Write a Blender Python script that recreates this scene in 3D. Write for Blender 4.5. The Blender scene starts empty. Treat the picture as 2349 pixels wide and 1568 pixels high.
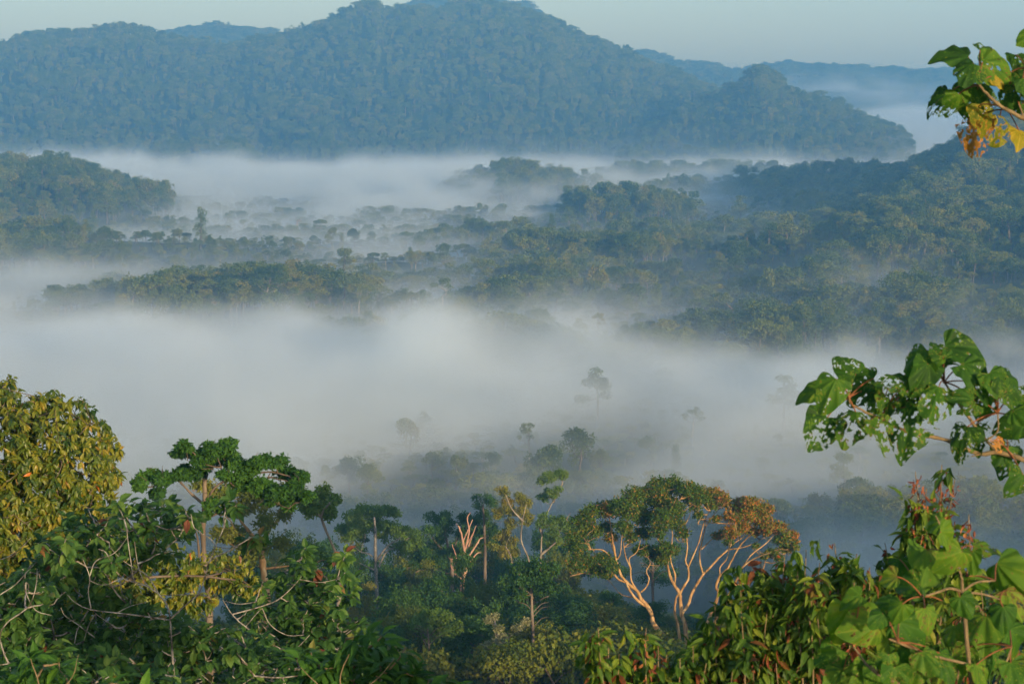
import bpy, math, random
import numpy as np
from mathutils import Vector

# ---------------------------------------------------------------- camera, sky, sun, exposure
S = bpy.context.scene
ROOT = S.collection
CAMZ, FPX, HOR = 150.0, 4711.0, 180.0           # eye height, focal length and horizon row on a 2349 x 1568 picture
PITCH = math.atan((784 - HOR) / FPX)
cam_data = bpy.data.cameras.new('camera')
cam = bpy.data.objects.new('camera', cam_data)
ROOT.objects.link(cam)
S.camera = cam
cam.location = (0, 0, CAMZ)
cam.rotation_euler = (math.pi / 2 - PITCH, 0, 0)
cam_data.sensor_width = 36
cam_data.lens = 36 * FPX / 2349
cam_data.clip_start = 0.2
cam_data.clip_end = 40000
cam_data.dof.use_dof = True
cam_data.dof.focus_distance = 500
cam_data.dof.aperture_fstop = 11

SUN_EL, SUN_AZ = math.radians(10.6), math.radians(152)     # azimuth clockwise from +Y: behind the camera, to the right
world = bpy.data.worlds.new('World')
S.world = world
world.use_nodes = True
wt = world.node_tree
bg = wt.nodes['Background']
sky = wt.nodes.new('ShaderNodeTexSky')
sky.sky_type = 'NISHITA'
sky.sun_disc = False
sky.sun_elevation = SUN_EL
sky.sun_rotation = SUN_AZ
sky.air_density = 1.0
sky.dust_density = 1.0
sky.ozone_density = 0.25
wt.links.new(sky.outputs[0], bg.inputs[0])
bg.inputs[1].default_value = 0.15
sun_dir = Vector((math.sin(SUN_AZ) * math.cos(SUN_EL), math.cos(SUN_AZ) * math.cos(SUN_EL), math.sin(SUN_EL)))
sun_data = bpy.data.lights.new('sun', 'SUN')
sun_data.energy = 5.0
sun_data.angle = math.radians(0.5)
sun_data.color = (1.0, 0.71, 0.40)
sun = bpy.data.objects.new('sun', sun_data)
ROOT.objects.link(sun)
sun.rotation_euler = sun_dir.to_track_quat('Z', 'Y').to_euler()
sun.location = (0, -50, 400)

S.view_settings.view_transform = 'Standard'
S.view_settings.look = 'None'
S.view_settings.exposure = 0.78
S.view_settings.gamma = 1
cy = S.cycles
cy.use_denoising = True
cy.use_adaptive_sampling = True
cy.adaptive_threshold = 0.03
cy.max_bounces = 7
cy.diffuse_bounces = 2
cy.glossy_bounces = 1
cy.transmission_bounces = 3
cy.transparent_max_bounces = 4
cy.volume_bounces = 5
cy.volume_step_rate = 2.0
cy.caustics_reflective = False
cy.caustics_refractive = False
cy.sample_clamp_indirect = 4

# ---------------------------------------------------------------- numbers
def hash01(*ints, seed=0):
    h = np.full(np.shape(ints[0]), 374761393 * (seed + 1) & 0xffffffff, np.uint64)
    for k, a in enumerate(ints):
        h = (h ^ (a.astype(np.int64).astype(np.uint64) * np.uint64(668265263 + 2 * k * 1013904223))) & np.uint64(0xffffffff)
        h = (h * np.uint64(1274126177)) & np.uint64(0xffffffff)
        h = h ^ (h >> np.uint64(15))
    return h.astype(np.float64) / 4294967295.0

def noise(*p, seed=0):
    """smooth value noise in 1 to 3 dimensions, 0..1"""
    p = np.broadcast_arrays(*[np.asarray(a, float) for a in p])
    i = [np.floor(a) for a in p]
    f = [a - b for a, b in zip(p, i)]
    f = [a * a * (3 - 2 * a) for a in f]
    out = 0
    for c in range(1 << len(p)):
        wgt, idx = 1.0, []
        for k in range(len(p)):
            b = (c >> k) & 1
            wgt = wgt * (f[k] if b else 1 - f[k])
            idx.append(i[k] + b)
        out = out + wgt * hash01(*idx, seed=seed)
    return out

def fbm(*p, seed=0, octaves=4):
    s, a, n = 0, 0.5, 0
    for o in range(octaves):
        s = s + a * noise(*[np.asarray(q) * 2 ** o + 17.3 * o for q in p], seed=seed + o)
        n += a
        a *= 0.5
    return s / n

def sstep(a, b, x):
    t = np.clip((x - a) / (b - a), 0, 1)
    return t * t * (3 - 2 * t)

CP, SP = math.cos(PITCH), math.sin(PITCH)
def world_at(u, v, d):
    """the point at picture position u, v and depth d in front of the camera"""
    du, dv = (np.asarray(u, float) - 1174.5) / FPX, (np.asarray(v, float) - 784) / FPX
    d = np.asarray(d, float)
    x = d * du
    y = d * (CP - dv * SP)
    z = CAMZ + d * (-SP - dv * CP)
    return np.stack(np.broadcast_arrays(x, y, z), -1)

def to_picture(p):
    p = np.asarray(p, float)
    y, z = p[..., 1], p[..., 2] - CAMZ
    d = y * CP - z * SP
    d = np.where(np.abs(d) < 1e-3, 1e-3, d)
    return 1174.5 + FPX * p[..., 0] / d, 784 - FPX * (y * SP + z * CP) / d, d

# ---------------------------------------------------------------- the lie of the land
SLOPE_Y = [-2500, -1500, -600, -250, -80, -20, 0, 25, 60, 120, 220, 260, 300, 350, 420, 500, 580, 700, 1e5]
SLOPE_Z = [0, 20, 60, 108, 131, 138, 139, 135, 121, 98, 68, 61, 53, 40, 24, 10, 3, 0, 0]
RIDGES = [  # skyline as seen (u, v), ridge distance, foot distance, seed
    ([(-1500, 160), (-900, 90), (-400, 120), (0, 98), (80, 74), (180, 64), (290, 47), (350, 62), (420, 84), (560, 90), (620, 76), (690, 66),
      (760, 46), (800, 24), (850, 8), (930, 22), (1000, 12), (1080, -8), (1150, 4), (1230, 30), (1300, 56), (1400, 94), (1470, 124),
      (1540, 154), (1600, 184), (1660, 205), (1760, 245), (1900, 300), (2000, 345)], 4000, 3120, 26, 3),
    ([(1380, 345), (1480, 290), (1560, 245), (1610, 215), (1650, 198), (1690, 174), (1730, 147), (1770, 162), (1800, 182), (1850, 198),
      (1900, 218), (1950, 244), (2010, 266), (2075, 298), (2095, 340)], 3330, 2960, 24, 5),
    ([(300, 372), (345, 345), (390, 326), (440, 320), (500, 322), (560, 340), (600, 368)], 3090, 2960, 14, 7),
    ([(1300, 150), (1480, 116), (1560, 146), (1640, 152), (1700, 163), (1790, 142), (1860, 149), (1950, 154), (2050, 160), (2150, 162),
      (2250, 153), (2349, 151), (2700, 130), (3200, 120)], 5500, 4600, 22, 9),
    ([(300, 110), (390, 76), (440, 64), (500, 61), (590, 68), (640, 80), (760, 130)], 5200, 4600, 20, 11),
    ([(860, 60), (940, 17), (980, 3), (1030, -6), (1200, 10), (1300, 90)], 5400, 4700, 20, 13),
]
HILLS = [  # x, y, height, sigma x, sigma y
    (600, 1840, 104, 150, 260), (470, 1790, 38, 90, 120), (760, 1700, 70, 160, 260), (430, 1330, 20, 190, 110), (330, 1560, 16, 170, 120), (600, 1430, 22, 120, 90),
    (150, 1560, 8, 160, 90), (-60, 1420, 7, 240, 70), (80, 1290, 6, 220, 60), (400, 1180, 8, 160, 60), (110, 1960, 22, 45, 45), (0, 2330, 27, 60, 50), (-30, 2050, 10, 160, 60),
    (330, 2280, 22, 150, 60), (180, 2600, 16, 200, 60), (-575, 2080, 36, 125, 150), (-720, 2150, 10, 150, 180), (-450, 2080, 22, 52, 80), (-420, 1560, 6, 170, 90),
    (-30, 205, 14, 22, 60), (-16, 130, 5, 16, 35), (22, 215, 14, 18, 45), (60, 330, 14, 60, 60), (140, 420, 12, 70, 70),
]

def height(x, y):
    x, y = np.asarray(x, float), np.asarray(y, float)
    z = np.interp(y, SLOPE_Y, SLOPE_Z)
    z = z * (1 - 0.35 * sstep(150, 900, -x) * sstep(300, -100, y))
    crest = sstep(-420, -40, y) * sstep(190, 20, y)
    z = z - 21 * crest * sstep(45, 75, x) * sstep(250, 200, x)  # made-up saddle in the unseen crest, lets low sun reach the orange-barked tree
    far = sstep(450, 900, y)
    z = z + far * 7 * (fbm(x / 260, y / 260, seed=1, octaves=3) - 0.5)
    z = z + sstep(30, 120, np.abs(y)) * 5 * (fbm(x / 60, y / 60, seed=2, octaves=3) - 0.5) * (1 - far * 0.6)
    roll = fbm((x + .3 * y) / 230, y / 85, seed=61, octaves=3) - .5
    z = z + 48 * roll * sstep(1020, 1150, y) * sstep(1950, 1750, y)
    for hx, hy, hh, sx, sy in HILLS:
        z = z + hh * np.exp(-0.5 * (((x - hx) / sx) ** 2 + ((y - hy) / sy) ** 2))
    u = 1174.5 + FPX * x / np.maximum(y, 50)
    for line, dr, db, th, seed in RIDGES:
        lu, lv = np.array(line, float).T
        v = np.interp(u, lu, lv, left=lv[0], right=lv[-1])
        edge = sstep(lu[0] - 120, lu[0], u) * sstep(lu[-1] + 60, lu[-1], u)
        top = (CAMZ - (v - HOR) / FPX * dr - th) * edge
        wob = fbm(u / 150, y / 900, seed=seed, octaves=3) - 0.5
        dbb = db + (dr - db) * 0.35 * wob
        t = np.clip((y - dbb) / (dr - dbb), 0, 1)
        front = np.sin(t * math.pi / 2) ** 1.25
        gully = 1 + 0.30 * (fbm(u / 90 + y / 700, y / 500, seed=seed + 1, octaves=3) - 0.5) * np.sin(t * math.pi)
        back = np.where(y > dr, np.cos(np.clip((y - dr) / (dr - db) / 1.1, 0, 1) * math.pi / 2), 1)
        z = np.where(y > 600, np.maximum(z, top * front * gully * back), z)
    return z

def drop_on(u, v, tall, d0=90, d1=3300):
    """depth at which something TALL standing on the ground has its top at u, v"""
    d = np.arange(d0, d1, 3.0)
    p = world_at(u, v, d)
    gap = p[:, 2] - height(p[:, 0], p[:, 1]) - tall
    k = np.argmax(gap < 0)
    return d[k] if gap[k] < 0 else None

# ---------------------------------------------------------------- mesh building
class Build:
    def __init__(self):
        self.v, self.f, self.r, self.m, self.n = [], [], [], [], 0

    def add(self, verts, faces, rnd=0.5, mat=0):
        verts = np.asarray(verts, float).reshape(-1, 3)
        self.v.append(verts)
        for fc in (faces if isinstance(faces, list) else [faces]):
            fc = np.asarray(fc, np.int64)
            self.f.append((fc + self.n, np.full(len(fc), mat)))
        self.r.append(np.broadcast_to(np.asarray(rnd, float), (len(verts),)))
        self.n += len(verts)

    def tube(self, pts, rad, sides=6, rnd=0.5, mat=0, cap=True):
        pts, rad = np.asarray(pts, float), np.asarray(rad, float)
        t = np.gradient(pts, axis=0)
        t /= np.linalg.norm(t, axis=1, keepdims=True) + 1e-9
        ref = np.array([1.0, 0, 0]) if abs(t[0][0]) < 0.8 else np.array([0, 1.0, 0])
        a = np.zeros_like(pts)
        for i in range(len(pts)):
            ref = ref - t[i] * ref.dot(t[i])
            ref /= np.linalg.norm(ref) + 1e-9
            a[i] = ref
        b = np.cross(t, a)
        th = np.arange(sides) / sides * 2 * math.pi
        ring = pts[:, None] + rad[:, None, None] * (np.cos(th)[None, :, None] * a[:, None] + np.sin(th)[None, :, None] * b[:, None])
        n, s = len(pts), sides
        i, j = np.meshgrid(np.arange(n - 1), np.arange(s), indexing='ij')
        q = np.stack([i * s + j, i * s + (j + 1) % s, (i + 1) * s + (j + 1) % s, (i + 1) * s + j], -1).reshape(-1, 4)
        self.add(ring.reshape(-1, 3), q, rnd, mat)
        if cap:
            self.add(np.vstack([ring[-1], pts[-1:] + t[-1] * rad[-1] * 0.5]), np.stack([np.arange(s), (np.arange(s) + 1) % s, np.full(s, s)], -1), rnd, mat)

    def leaves(self, pos, direc, normal, length, width, shape, rnd, mat=0):
        pos, x = np.asarray(pos, float), np.asarray(direc, float)
        x = x / (np.linalg.norm(x, axis=1, keepdims=True) + 1e-9)
        y = np.cross(np.asarray(normal, float), x)
        y /= np.linalg.norm(y, axis=1, keepdims=True) + 1e-9
        z = np.cross(x, y)
        tv, tf = shape
        L, W = np.broadcast_to(length, len(pos))[:, None, None], np.broadcast_to(width, len(pos))[:, None, None]
        v = pos[:, None] + x[:, None] * tv[None, :, :1] * L + y[:, None] * tv[None, :, 1:2] * W + z[:, None] * tv[None, :, 2:] * L
        off = (np.arange(len(pos)) * len(tv))[:, None, None]
        self.add(v.reshape(-1, 3), [(np.asarray(f)[None] + off).reshape(-1, len(f[0])) for f in tf], np.repeat(rnd, len(tv)), mat)

    def build(self, name, mats, parent=None, link=True, smooth=False):
        me = bpy.data.meshes.new(name)
        v = np.vstack(self.v).astype(np.float32)
        loops, starts, mi, at = [], [], [], 0
        for fc, m in self.f:
            k = fc.shape[1]
            loops.append(fc.ravel())
            starts.append(at + np.arange(len(fc)) * k)
            mi.append(m)
            at += fc.size
        loops, starts, mi = np.concatenate(loops), np.concatenate(starts), np.concatenate(mi)
        me.vertices.add(len(v))
        me.vertices.foreach_set('co', v.ravel())
        me.loops.add(len(loops))
        me.loops.foreach_set('vertex_index', loops.astype(np.int32))
        me.polygons.add(len(starts))
        me.polygons.foreach_set('loop_start', starts.astype(np.int32))
        me.polygons.foreach_set('material_index', mi.astype(np.int32))
        me.polygons.foreach_set('use_smooth', np.full(len(starts), smooth))
        me.attributes.new('rnd', 'FLOAT', 'POINT').data.foreach_set('value', np.concatenate(self.r).astype(np.float32))
        me.update(calc_edges=True)
        for m in (mats if isinstance(mats, (list, tuple)) else [mats]):
            me.materials.append(m)
        o = bpy.data.objects.new(name, me)
        if link:
            ROOT.objects.link(o)
        if parent is not None:
            o.parent = parent
        return o

CARD = (np.array([(0, 0, 0), (.5, .5, .06), (1, 0, -.1), (.5, -.5, .06)]), [[(0, 1, 2, 3)]])
LEAF = (np.array([(0, 0, 0), (.3, .46, .05), (.3, 0, -.03), (.3, -.46, .05), (.66, .40, -.02), (.66, 0, -.10), (.66, -.40, -.02), (1, 0, -.26)]),
        [[(1, 2, 5, 4), (2, 3, 6, 5)], [(0, 2, 1), (0, 3, 2), (4, 5, 7), (5, 6, 7)]])
LANCE = (np.array([(0, 0, 0), (.28, .5, .03), (.28, 0, -.02), (.28, -.5, .03), (.6, .42, -.06), (.6, 0, -.12), (.6, -.42, -.06), (1, 0, -.36)]),
         [[(1, 2, 5, 4), (2, 3, 6, 5)], [(0, 2, 1), (0, 3, 2), (4, 5, 7), (5, 6, 7)]])

def empty(name, loc, label, cat, group=None):
    o = bpy.data.objects.new(name, None)
    ROOT.objects.link(o)
    o.location = [float(c) for c in loc]
    o.empty_display_size = 0.5
    return tag(o, label, cat, group)

def tag(o, label, cat, group=None, kind=None):
    o['label'] = label
    o['category'] = cat
    if group:
        o['group'] = group
    if kind:
        o['kind'] = kind
    return o

def stuff(o, label, cat):
    o['kind'] = 'stuff'
    o['label'] = label
    o['category'] = cat
    return o

# ---------------------------------------------------------------- materials
def new_mat(name):
    m = bpy.data.materials.new(name)
    m.use_nodes = True
    t = m.node_tree
    t.nodes.clear()
    return m, t, t.nodes.new('ShaderNodeOutputMaterial')

def ramp(t, fac, stops):
    r = t.nodes.new('ShaderNodeValToRGB')
    e = r.color_ramp.elements
    while len(e) < len(stops):
        e.new(0.5)
    for el, (p, c) in zip(e, stops):
        el.position = p
        el.color = (*c, 1)
    t.links.new(fac, r.inputs[0])
    return r.outputs[0]

def math_node(t, op, a, b):
    n = t.nodes.new('ShaderNodeMath')
    n.operation = op
    for k, s in enumerate((a, b)):
        if isinstance(s, (int, float)):
            n.inputs[k].default_value = s
        else:
            t.links.new(s, n.inputs[k])
    return n.outputs[0]

def leaf_mat(name, stops, rough=0.5, spec=0.3, transl=0.25, per_object=0.0, patch=0.0):
    """leaf colour runs along STOPS by each leaf's own value, the tree's own value and soft patches over the crown"""
    m, t, out = new_mat(name)
    a = t.nodes.new('ShaderNodeAttribute')
    a.attribute_name = 'rnd'
    fac = a.outputs['Fac']
    if per_object:
        oi = t.nodes.new('ShaderNodeObjectInfo')
        fac = math_node(t, 'ADD', math_node(t, 'MULTIPLY', fac, 1 - per_object), math_node(t, 'MULTIPLY', oi.outputs['Random'], per_object))
    if patch:
        tc = t.nodes.new('ShaderNodeTexCoord')
        nz = t.nodes.new('ShaderNodeTexNoise')
        nz.inputs['Scale'].default_value = patch
        t.links.new(tc.outputs['Object'], nz.inputs['Vector'])
        fac = math_node(t, 'ADD', fac, math_node(t, 'MULTIPLY', math_node(t, 'SUBTRACT', nz.outputs['Fac'], 0.5), 0.7))
    col = ramp(t, fac, stops)
    p = t.nodes.new('ShaderNodeBsdfPrincipled')
    p.inputs['Roughness'].default_value = rough
    p.inputs['Specular IOR Level'].default_value = spec
    t.links.new(col, p.inputs['Base Color'])
    tr = t.nodes.new('ShaderNodeBsdfTranslucent')
    hs = t.nodes.new('ShaderNodeHueSaturation')
    hs.inputs['Value'].default_value = 1.5
    hs.inputs['Saturation'].default_value = 1.1
    t.links.new(col, hs.inputs['Color'])
    t.links.new(hs.outputs[0], tr.inputs['Color'])
    mx = t.nodes.new('ShaderNodeMixShader')
    mx.inputs[0].default_value = transl
    t.links.new(p.outputs[0], mx.inputs[1])
    t.links.new(tr.outputs[0], mx.inputs[2])
    t.links.new(mx.outputs[0], out.inputs['Surface'])
    return m

def bark_mat(name, stops, scale=2.0, bump=0.3):
    m, t, out = new_mat(name)
    tc = t.nodes.new('ShaderNodeTexCoord')
    mp = t.nodes.new('ShaderNodeMapping')
    mp.inputs['Scale'].default_value = (scale, scale, scale * 0.25)
    nz = t.nodes.new('ShaderNodeTexNoise')
    nz.inputs['Scale'].default_value = 1.0
    nz.inputs['Detail'].default_value = 6
    t.links.new(tc.outputs['Object'], mp.inputs[0])
    t.links.new(mp.outputs[0], nz.inputs['Vector'])
    p = t.nodes.new('ShaderNodeBsdfPrincipled')
    p.inputs['Roughness'].default_value = 0.85
    p.inputs['Specular IOR Level'].default_value = 0.15
    t.links.new(ramp(t, nz.outputs['Fac'], stops), p.inputs['Base Color'])
    bp = t.nodes.new('ShaderNodeBump')
    bp.inputs['Strength'].default_value = bump
    t.links.new(nz.outputs['Fac'], bp.inputs['Height'])
    t.links.new(bp.outputs[0], p.inputs['Normal'])
    t.links.new(p.outputs[0], out.inputs['Surface'])
    return m

M = {
    'ground': bark_mat('forest_floor', [(.3, (.020, .030, .012)), (.5, (.030, .050, .018)), (.7, (.045, .05, .022))], 0.05, 0.2),
    'canopy': leaf_mat('canopy_leaves', [(0, (.026, .054, .012)), (.3, (.078, .118, .018)), (.6, (.155, .175, .024)), (.85, (.22, .195, .034)), (1, (.25, .14, .045))], .7, .1, .2, .55, .06),
    'dark': leaf_mat('dark_leaves', [(0, (.020, .062, .014)), (.5, (.042, .108, .018)), (1, (.088, .155, .022))], .6, .2, .2, .35, .15),  # dark green; the shade on the near slope is put into this colour
    'bright': leaf_mat('bright_leaves', [(0, (.05, .11, .02)), (.5, (.10, .18, .03)), (1, (.17, .22, .04))], .6, .2, .3, .3, .15),
    'golden': leaf_mat('red_flushed_leaves', [(0, (.034, .085, .014)), (.38, (.075, .145, .018)), (.6, (.15, .17, .022)), (.82, (.30, .16, .03)), (1, (.46, .19, .05))], .6, .15, .3),
    'yellow': leaf_mat('olive_leaves', [(0, (.022, .060, .008)), (.4, (.090, .135, .011)), (.75, (.20, .20, .016)), (.93, (.26, .18, .02)), (.985, (.17, .075, .03)), (1, (.50, .17, .03))], .42, .4, .32),  # yellow and dark ends paint the sun highlights and gaps between leaves
    'oval': leaf_mat('oval_leaves', [(0, (.018, .058, .016)), (.5, (.045, .115, .024)), (.8, (.105, .18, .035)), (.92, (.15, .16, .04)), (.97, (.16, .075, .035)), (1, (.14, .05, .03))], .55, .22, .3),
    'fresh': leaf_mat('fresh_leaves', [(0, (.017, .060, .012)), (.6, (.040, .115, .017)), (1, (.08, .18, .02))], .6, .15, .25),
    'cream': leaf_mat('cream_flowering_leaves', [(0, (.08, .11, .04)), (.5, (.22, .23, .11)), (1, (.34, .33, .19))], .6, .2, .25),
    'shrub': leaf_mat('shrub_leaves', [(0, (.02, .06, .010)), (.45, (.055, .12, .014)), (.70, (.17, .23, .025)), (.76, (.12, .05, .02)), (1, (.16, .045, .022))], .5, .22, .35),
    'pod': leaf_mat('dry_pods', [(0, (.10, .03, .02)), (.6, (.20, .06, .03)), (1, (.30, .13, .05))], .6, .2, .2),
    'bark': bark_mat('grey_brown_bark', [(.3, (.07, .055, .04)), (.6, (.16, .13, .10)), (.8, (.24, .20, .15))], 1.2),
    'pale': bark_mat('pale_bark', [(.3, (.13, .11, .085)), (.55, (.25, .22, .175)), (.75, (.36, .32, .26))], 1.0),
    'orange': bark_mat('peeling_orange_bark', [(.30, (.17, .10, .055)), (.42, (.30, .18, .075)), (.55, (.42, .26, .115)), (.7, (.50, .37, .21))], 2.6, .7),
    'white': bark_mat('lichen_white_bark', [(.34, (.05, .045, .035)), (.46, (.17, .16, .145)), (.7, (.38, .37, .34))], 16),
    'dead': bark_mat('dead_pink_wood', [(.3, (.26, .14, .10)), (.6, (.44, .27, .19)), (.8, (.52, .38, .30))], 1.5),
    'twig': bark_mat('olive_twig', [(.3, (.09, .07, .04)), (.6, (.18, .14, .08)), (.8, (.26, .20, .12))], 30),
}

# ---------------------------------------------------------------- growing trees
def grow(trunk, targets, rng, r0, rtip, wiggle=0.08, lift=0.25):
    """limbs run from the trunk polyline to every target; returns chains of (points, radii)"""
    pos = [np.array(p, float) for p in trunk]
    par = [-1] + list(range(len(trunk) - 1))
    top = pos[-1]
    for t in sorted([np.array(t, float) for t in targets], key=lambda t: np.linalg.norm(t - top)):
        P = np.array(pos)
        d = np.linalg.norm(P - t, axis=1) + 1e-6
        rise = (P[:, 2] - t[2] + 0.35 * d) / d
        low = np.where(np.arange(len(P)) < len(trunk) * 0.45, 0.8, 0)
        i = int(np.argmin(d * (1 + 1.6 * np.clip(rise, 0, 2) + low)))
        a, L = P[i], d[i]
        c = a + (t - a) * 0.5 + np.array([0, 0, lift * L * 0.4]) * (1 if t[2] > a[2] else 0.4) + rng.normal(0, wiggle, 3) * L
        m = 4
        last = i
        for k in range(1, m + 1):
            s = k / m
            q = (1 - s) ** 2 * a + 2 * s * (1 - s) * c + s * s * t
            if k < m:
                q = q + rng.normal(0, wiggle * 0.35, 3) * L
            pos.append(q)
            par.append(last)
            last = len(pos) - 1
    n = len(pos)
    kids = [[] for _ in range(n)]
    for i, p in enumerate(par):
        if p >= 0:
            kids[p].append(i)
    cnt = [0] * n
    for i in range(n - 1, -1, -1):
        cnt[i] = sum(cnt[k] for k in kids[i]) or 1
    ex = math.log(max(r0 / rtip, 1.01)) / math.log(max(cnt[0], 2))
    rad = [rtip * c ** ex for c in cnt]
    chains, starts = [], [(0, None)]
    while starts:
        i, p = starts.pop()
        ch = [] if p is None else [p]
        first = i
        while True:
            ch.append(i)
            if not kids[i]:
                break
            ks = sorted(kids[i], key=lambda k: -cnt[k])
            starts += [(k, i) for k in ks[1:]]
            i = ks[0]
        r = [rad[k] for k in ch]
        if p is not None:
            r[0] = min(r[0], rad[first] * 1.15)
        chains.append((np.array([pos[k] for k in ch]), np.array(r)))
    return chains

def tubes(B, chains, sides=6, mat=0, rmin=0):
    for p, r in chains:
        if len(p) > 1 and r[0] >= rmin:
            B.tube(p, r, sides if r[0] > 0.03 else 4, 0.5, mat)

def unit(rng, n):
    v = rng.normal(0, 1, (n, 3))
    return v / np.linalg.norm(v, axis=1, keepdims=True)

def tufts(B, clumps, n, size, rng, shape=CARD, up=0.3, droop=0.25, ratio=0.6, rnd=None, lump=0.35, mat=0, spread=0.28):
    """n leaves of SIZE over the clumps (centre, half width, half height, tone)"""
    c = np.array([k[0] for k in clumps], float)
    rx = np.array([k[1] for k in clumps])
    rz = np.array([k[2] for k in clumps])
    tone = np.array([k[3] if len(k) > 3 else rng.uniform(0.3, 0.7) for k in clumps])
    w = rx ** 2 * (0.6 + 0.4 * rz / rx)
    which = rng.choice(len(c), n, p=w / w.sum())
    d = unit(rng, n)
    d[:, 2] = d[:, 2] * 0.85 + up
    d /= np.linalg.norm(d, axis=1, keepdims=True)
    ph = rng.uniform(0, 50, len(c))[which]
    bump = noise(d[:, 0] * 2.3 + ph, d[:, 1] * 2.3 - ph, d[:, 2] * 2.3 + 9, seed=4)
    r = (1 - spread * rng.random(n) ** 1.6) * (1 - lump + 2 * lump * bump)
    pos = c[which] + d * np.stack([rx[which], rx[which], rz[which]], -1) * r[:, None]
    nrm = d * 0.9 + rng.normal(0, 0.45, (n, 3)) + np.array([0, 0, 0.35])
    ax = rng.normal(0, 1, (n, 3)) + d * 0.6 + np.array([0, 0, -droop * 2])
    L = size * rng.uniform(0.65, 1.35, n)
    tn = np.clip(tone[which] + rng.normal(0, 0.13, n), 0, 1) if rnd is None else rnd(which, n)
    B.leaves(pos, ax, nrm, L, L * ratio, shape, tn, mat)

def crown_plan(kind, H, rng):
    """clumps, limb targets and trunk line of one kind of rainforest tree"""
    cl, tg = [], []
    lean = rng.normal(0, 0.03, 2) * H
    if kind == 'u':
        R, zb, n = 0.32 * H, 0.76 * H, 15
        for k in range(n):
            a, q = k * 2.4 + rng.normal(0, .25), math.sqrt((k + 0.4) / n) * R * rng.uniform(.85, 1.12)
            cl.append(((q * math.cos(a), q * math.sin(a), zb + 0.13 * H * (1 - (q / R) ** 2) + rng.normal(0, .012) * H), R * rng.uniform(.24, .36), 0.055 * H * rng.uniform(.8, 1.3)))
        for k in range(5):
            a, q = rng.uniform(0, 6.28), R * rng.uniform(.3, .95)
            cl.append(((q * math.cos(a), q * math.sin(a), H * rng.uniform(.58, .74)), R * rng.uniform(.16, .28), R * rng.uniform(.10, .18)))
        tz = 0.66 * H
    elif kind == 'r':
        R, n = 0.25 * H, 19
        off = rng.normal(0, .25, 2) * R
        for k in range(n):
            d = unit(rng, 1)[0]
            d[2] = abs(d[2]) * 1.1 - 0.35
            q = rng.uniform(.45, 1.1)
            cl.append(((d[0] * R * q + off[0], d[1] * R * q + off[1], 0.66 * H + d[2] * 0.28 * H * q), R * rng.uniform(.24, .52), R * rng.uniform(.22, .42)))
        for k in range(6):
            a, q = rng.uniform(0, 6.28), R * rng.uniform(.2, .8)
            cl.append(((q * math.cos(a), q * math.sin(a), H * rng.uniform(.34, .56)), R * rng.uniform(.25, .45), R * rng.uniform(.2, .4)))
        tz = 0.62 * H
    elif kind == 'l':
        R, n = 0.30 * H, 17
        for k in range(n):
            a, s = rng.uniform(0, 6.28), rng.uniform(0, 1)
            q = R * (1 - 0.75 * s) * rng.uniform(.45, 1.05)
            cl.append(((q * math.cos(a), q * math.sin(a), (0.48 + 0.48 * s) * H), R * rng.uniform(.26, .42), R * rng.uniform(.15, .24)))
        tz = 0.8 * H
    elif kind == 'c':
        R, n = 0.14 * H, 15
        for k in range(n):
            a, s = rng.uniform(0, 6.28), (k + rng.random()) / n
            q = R * rng.uniform(.1, .7)
            cl.append(((q * math.cos(a), q * math.sin(a), (0.30 + 0.64 * s) * H), R * rng.uniform(.5, .8) * (1.1 - .4 * s), R * rng.uniform(.5, .8)))
        tz = 0.88 * H
    elif kind == 'o':
        R, n = 0.23 * H, 10
        for k in range(n):
            a, s = rng.uniform(0, 6.28), rng.uniform(0, 1)
            q = R * rng.uniform(.35, 1.05) * (1.1 - .5 * s)
            cl.append(((q * math.cos(a), q * math.sin(a), (0.68 + 0.29 * s) * H), R * rng.uniform(.22, .38), R * rng.uniform(.14, .24)))
        tz = 0.66 * H
    elif kind == 's':
        R, n = 0.2 * H, 9
        for k in range(n):
            a, s = rng.uniform(0, 6.28), rng.uniform(0, 1)
            q = R * rng.uniform(.3, 1.0)
            tg.append((q * math.cos(a), q * math.sin(a), (0.62 + 0.38 * s) * H))
        tz = 0.75 * H
    else:                                         # 'b': low bushy understorey
        R, n = 0.42 * H, 13
        for k in range(n):
            a, q = rng.uniform(0, 6.28), R * math.sqrt(rng.random())
            cl.append(((q * math.cos(a), q * math.sin(a), H * (0.55 + 0.3 * (1 - (q / R) ** 2))), R * rng.uniform(.36, .5), H * rng.uniform(.16, .26)))
        tz = 0.5 * H
    cl = [((c[0] + lean[0], c[1] + lean[1], c[2]), a, b, rng.uniform(.25, .75)) for c, a, b in cl]
    tg = tg or [(c[0][0], c[0][1], c[0][2] - c[2] * .4) for c in cl]
    s = np.linspace(0, 1, 7)
    trunk = np.stack([lean[0] * s ** 2 + rng.normal(0, .006, 7) * H * (s > 0), lean[1] * s ** 2 + rng.normal(0, .006, 7) * H * (s > 0), -0.06 * H + s * (tz + 0.06 * H)], -1)
    return cl, tg, trunk

KIND = {'u': (34, 'pale', 'canopy'), 'r': (28, 'bark', 'canopy'), 'l': (30, 'bark', 'canopy'), 'c': (30, 'bark', 'canopy'),
        'o': (36, 'pale', 'canopy'), 's': (28, 'dead', None), 'b': (13, 'bark', 'canopy')}

def split(cl, rng, m=4, q=.58):
    out = []
    for c in cl:
        for d in unit(rng, m):
            k = rng.uniform(.7, 1.25) * q
            out.append((np.array(c[0]) + d * np.array([c[1], c[1], c[2]]) * rng.uniform(.4, .85), c[1] * k, c[2] * k * 1.1, c[3] + rng.normal(0, .08)))
    return out

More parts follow.
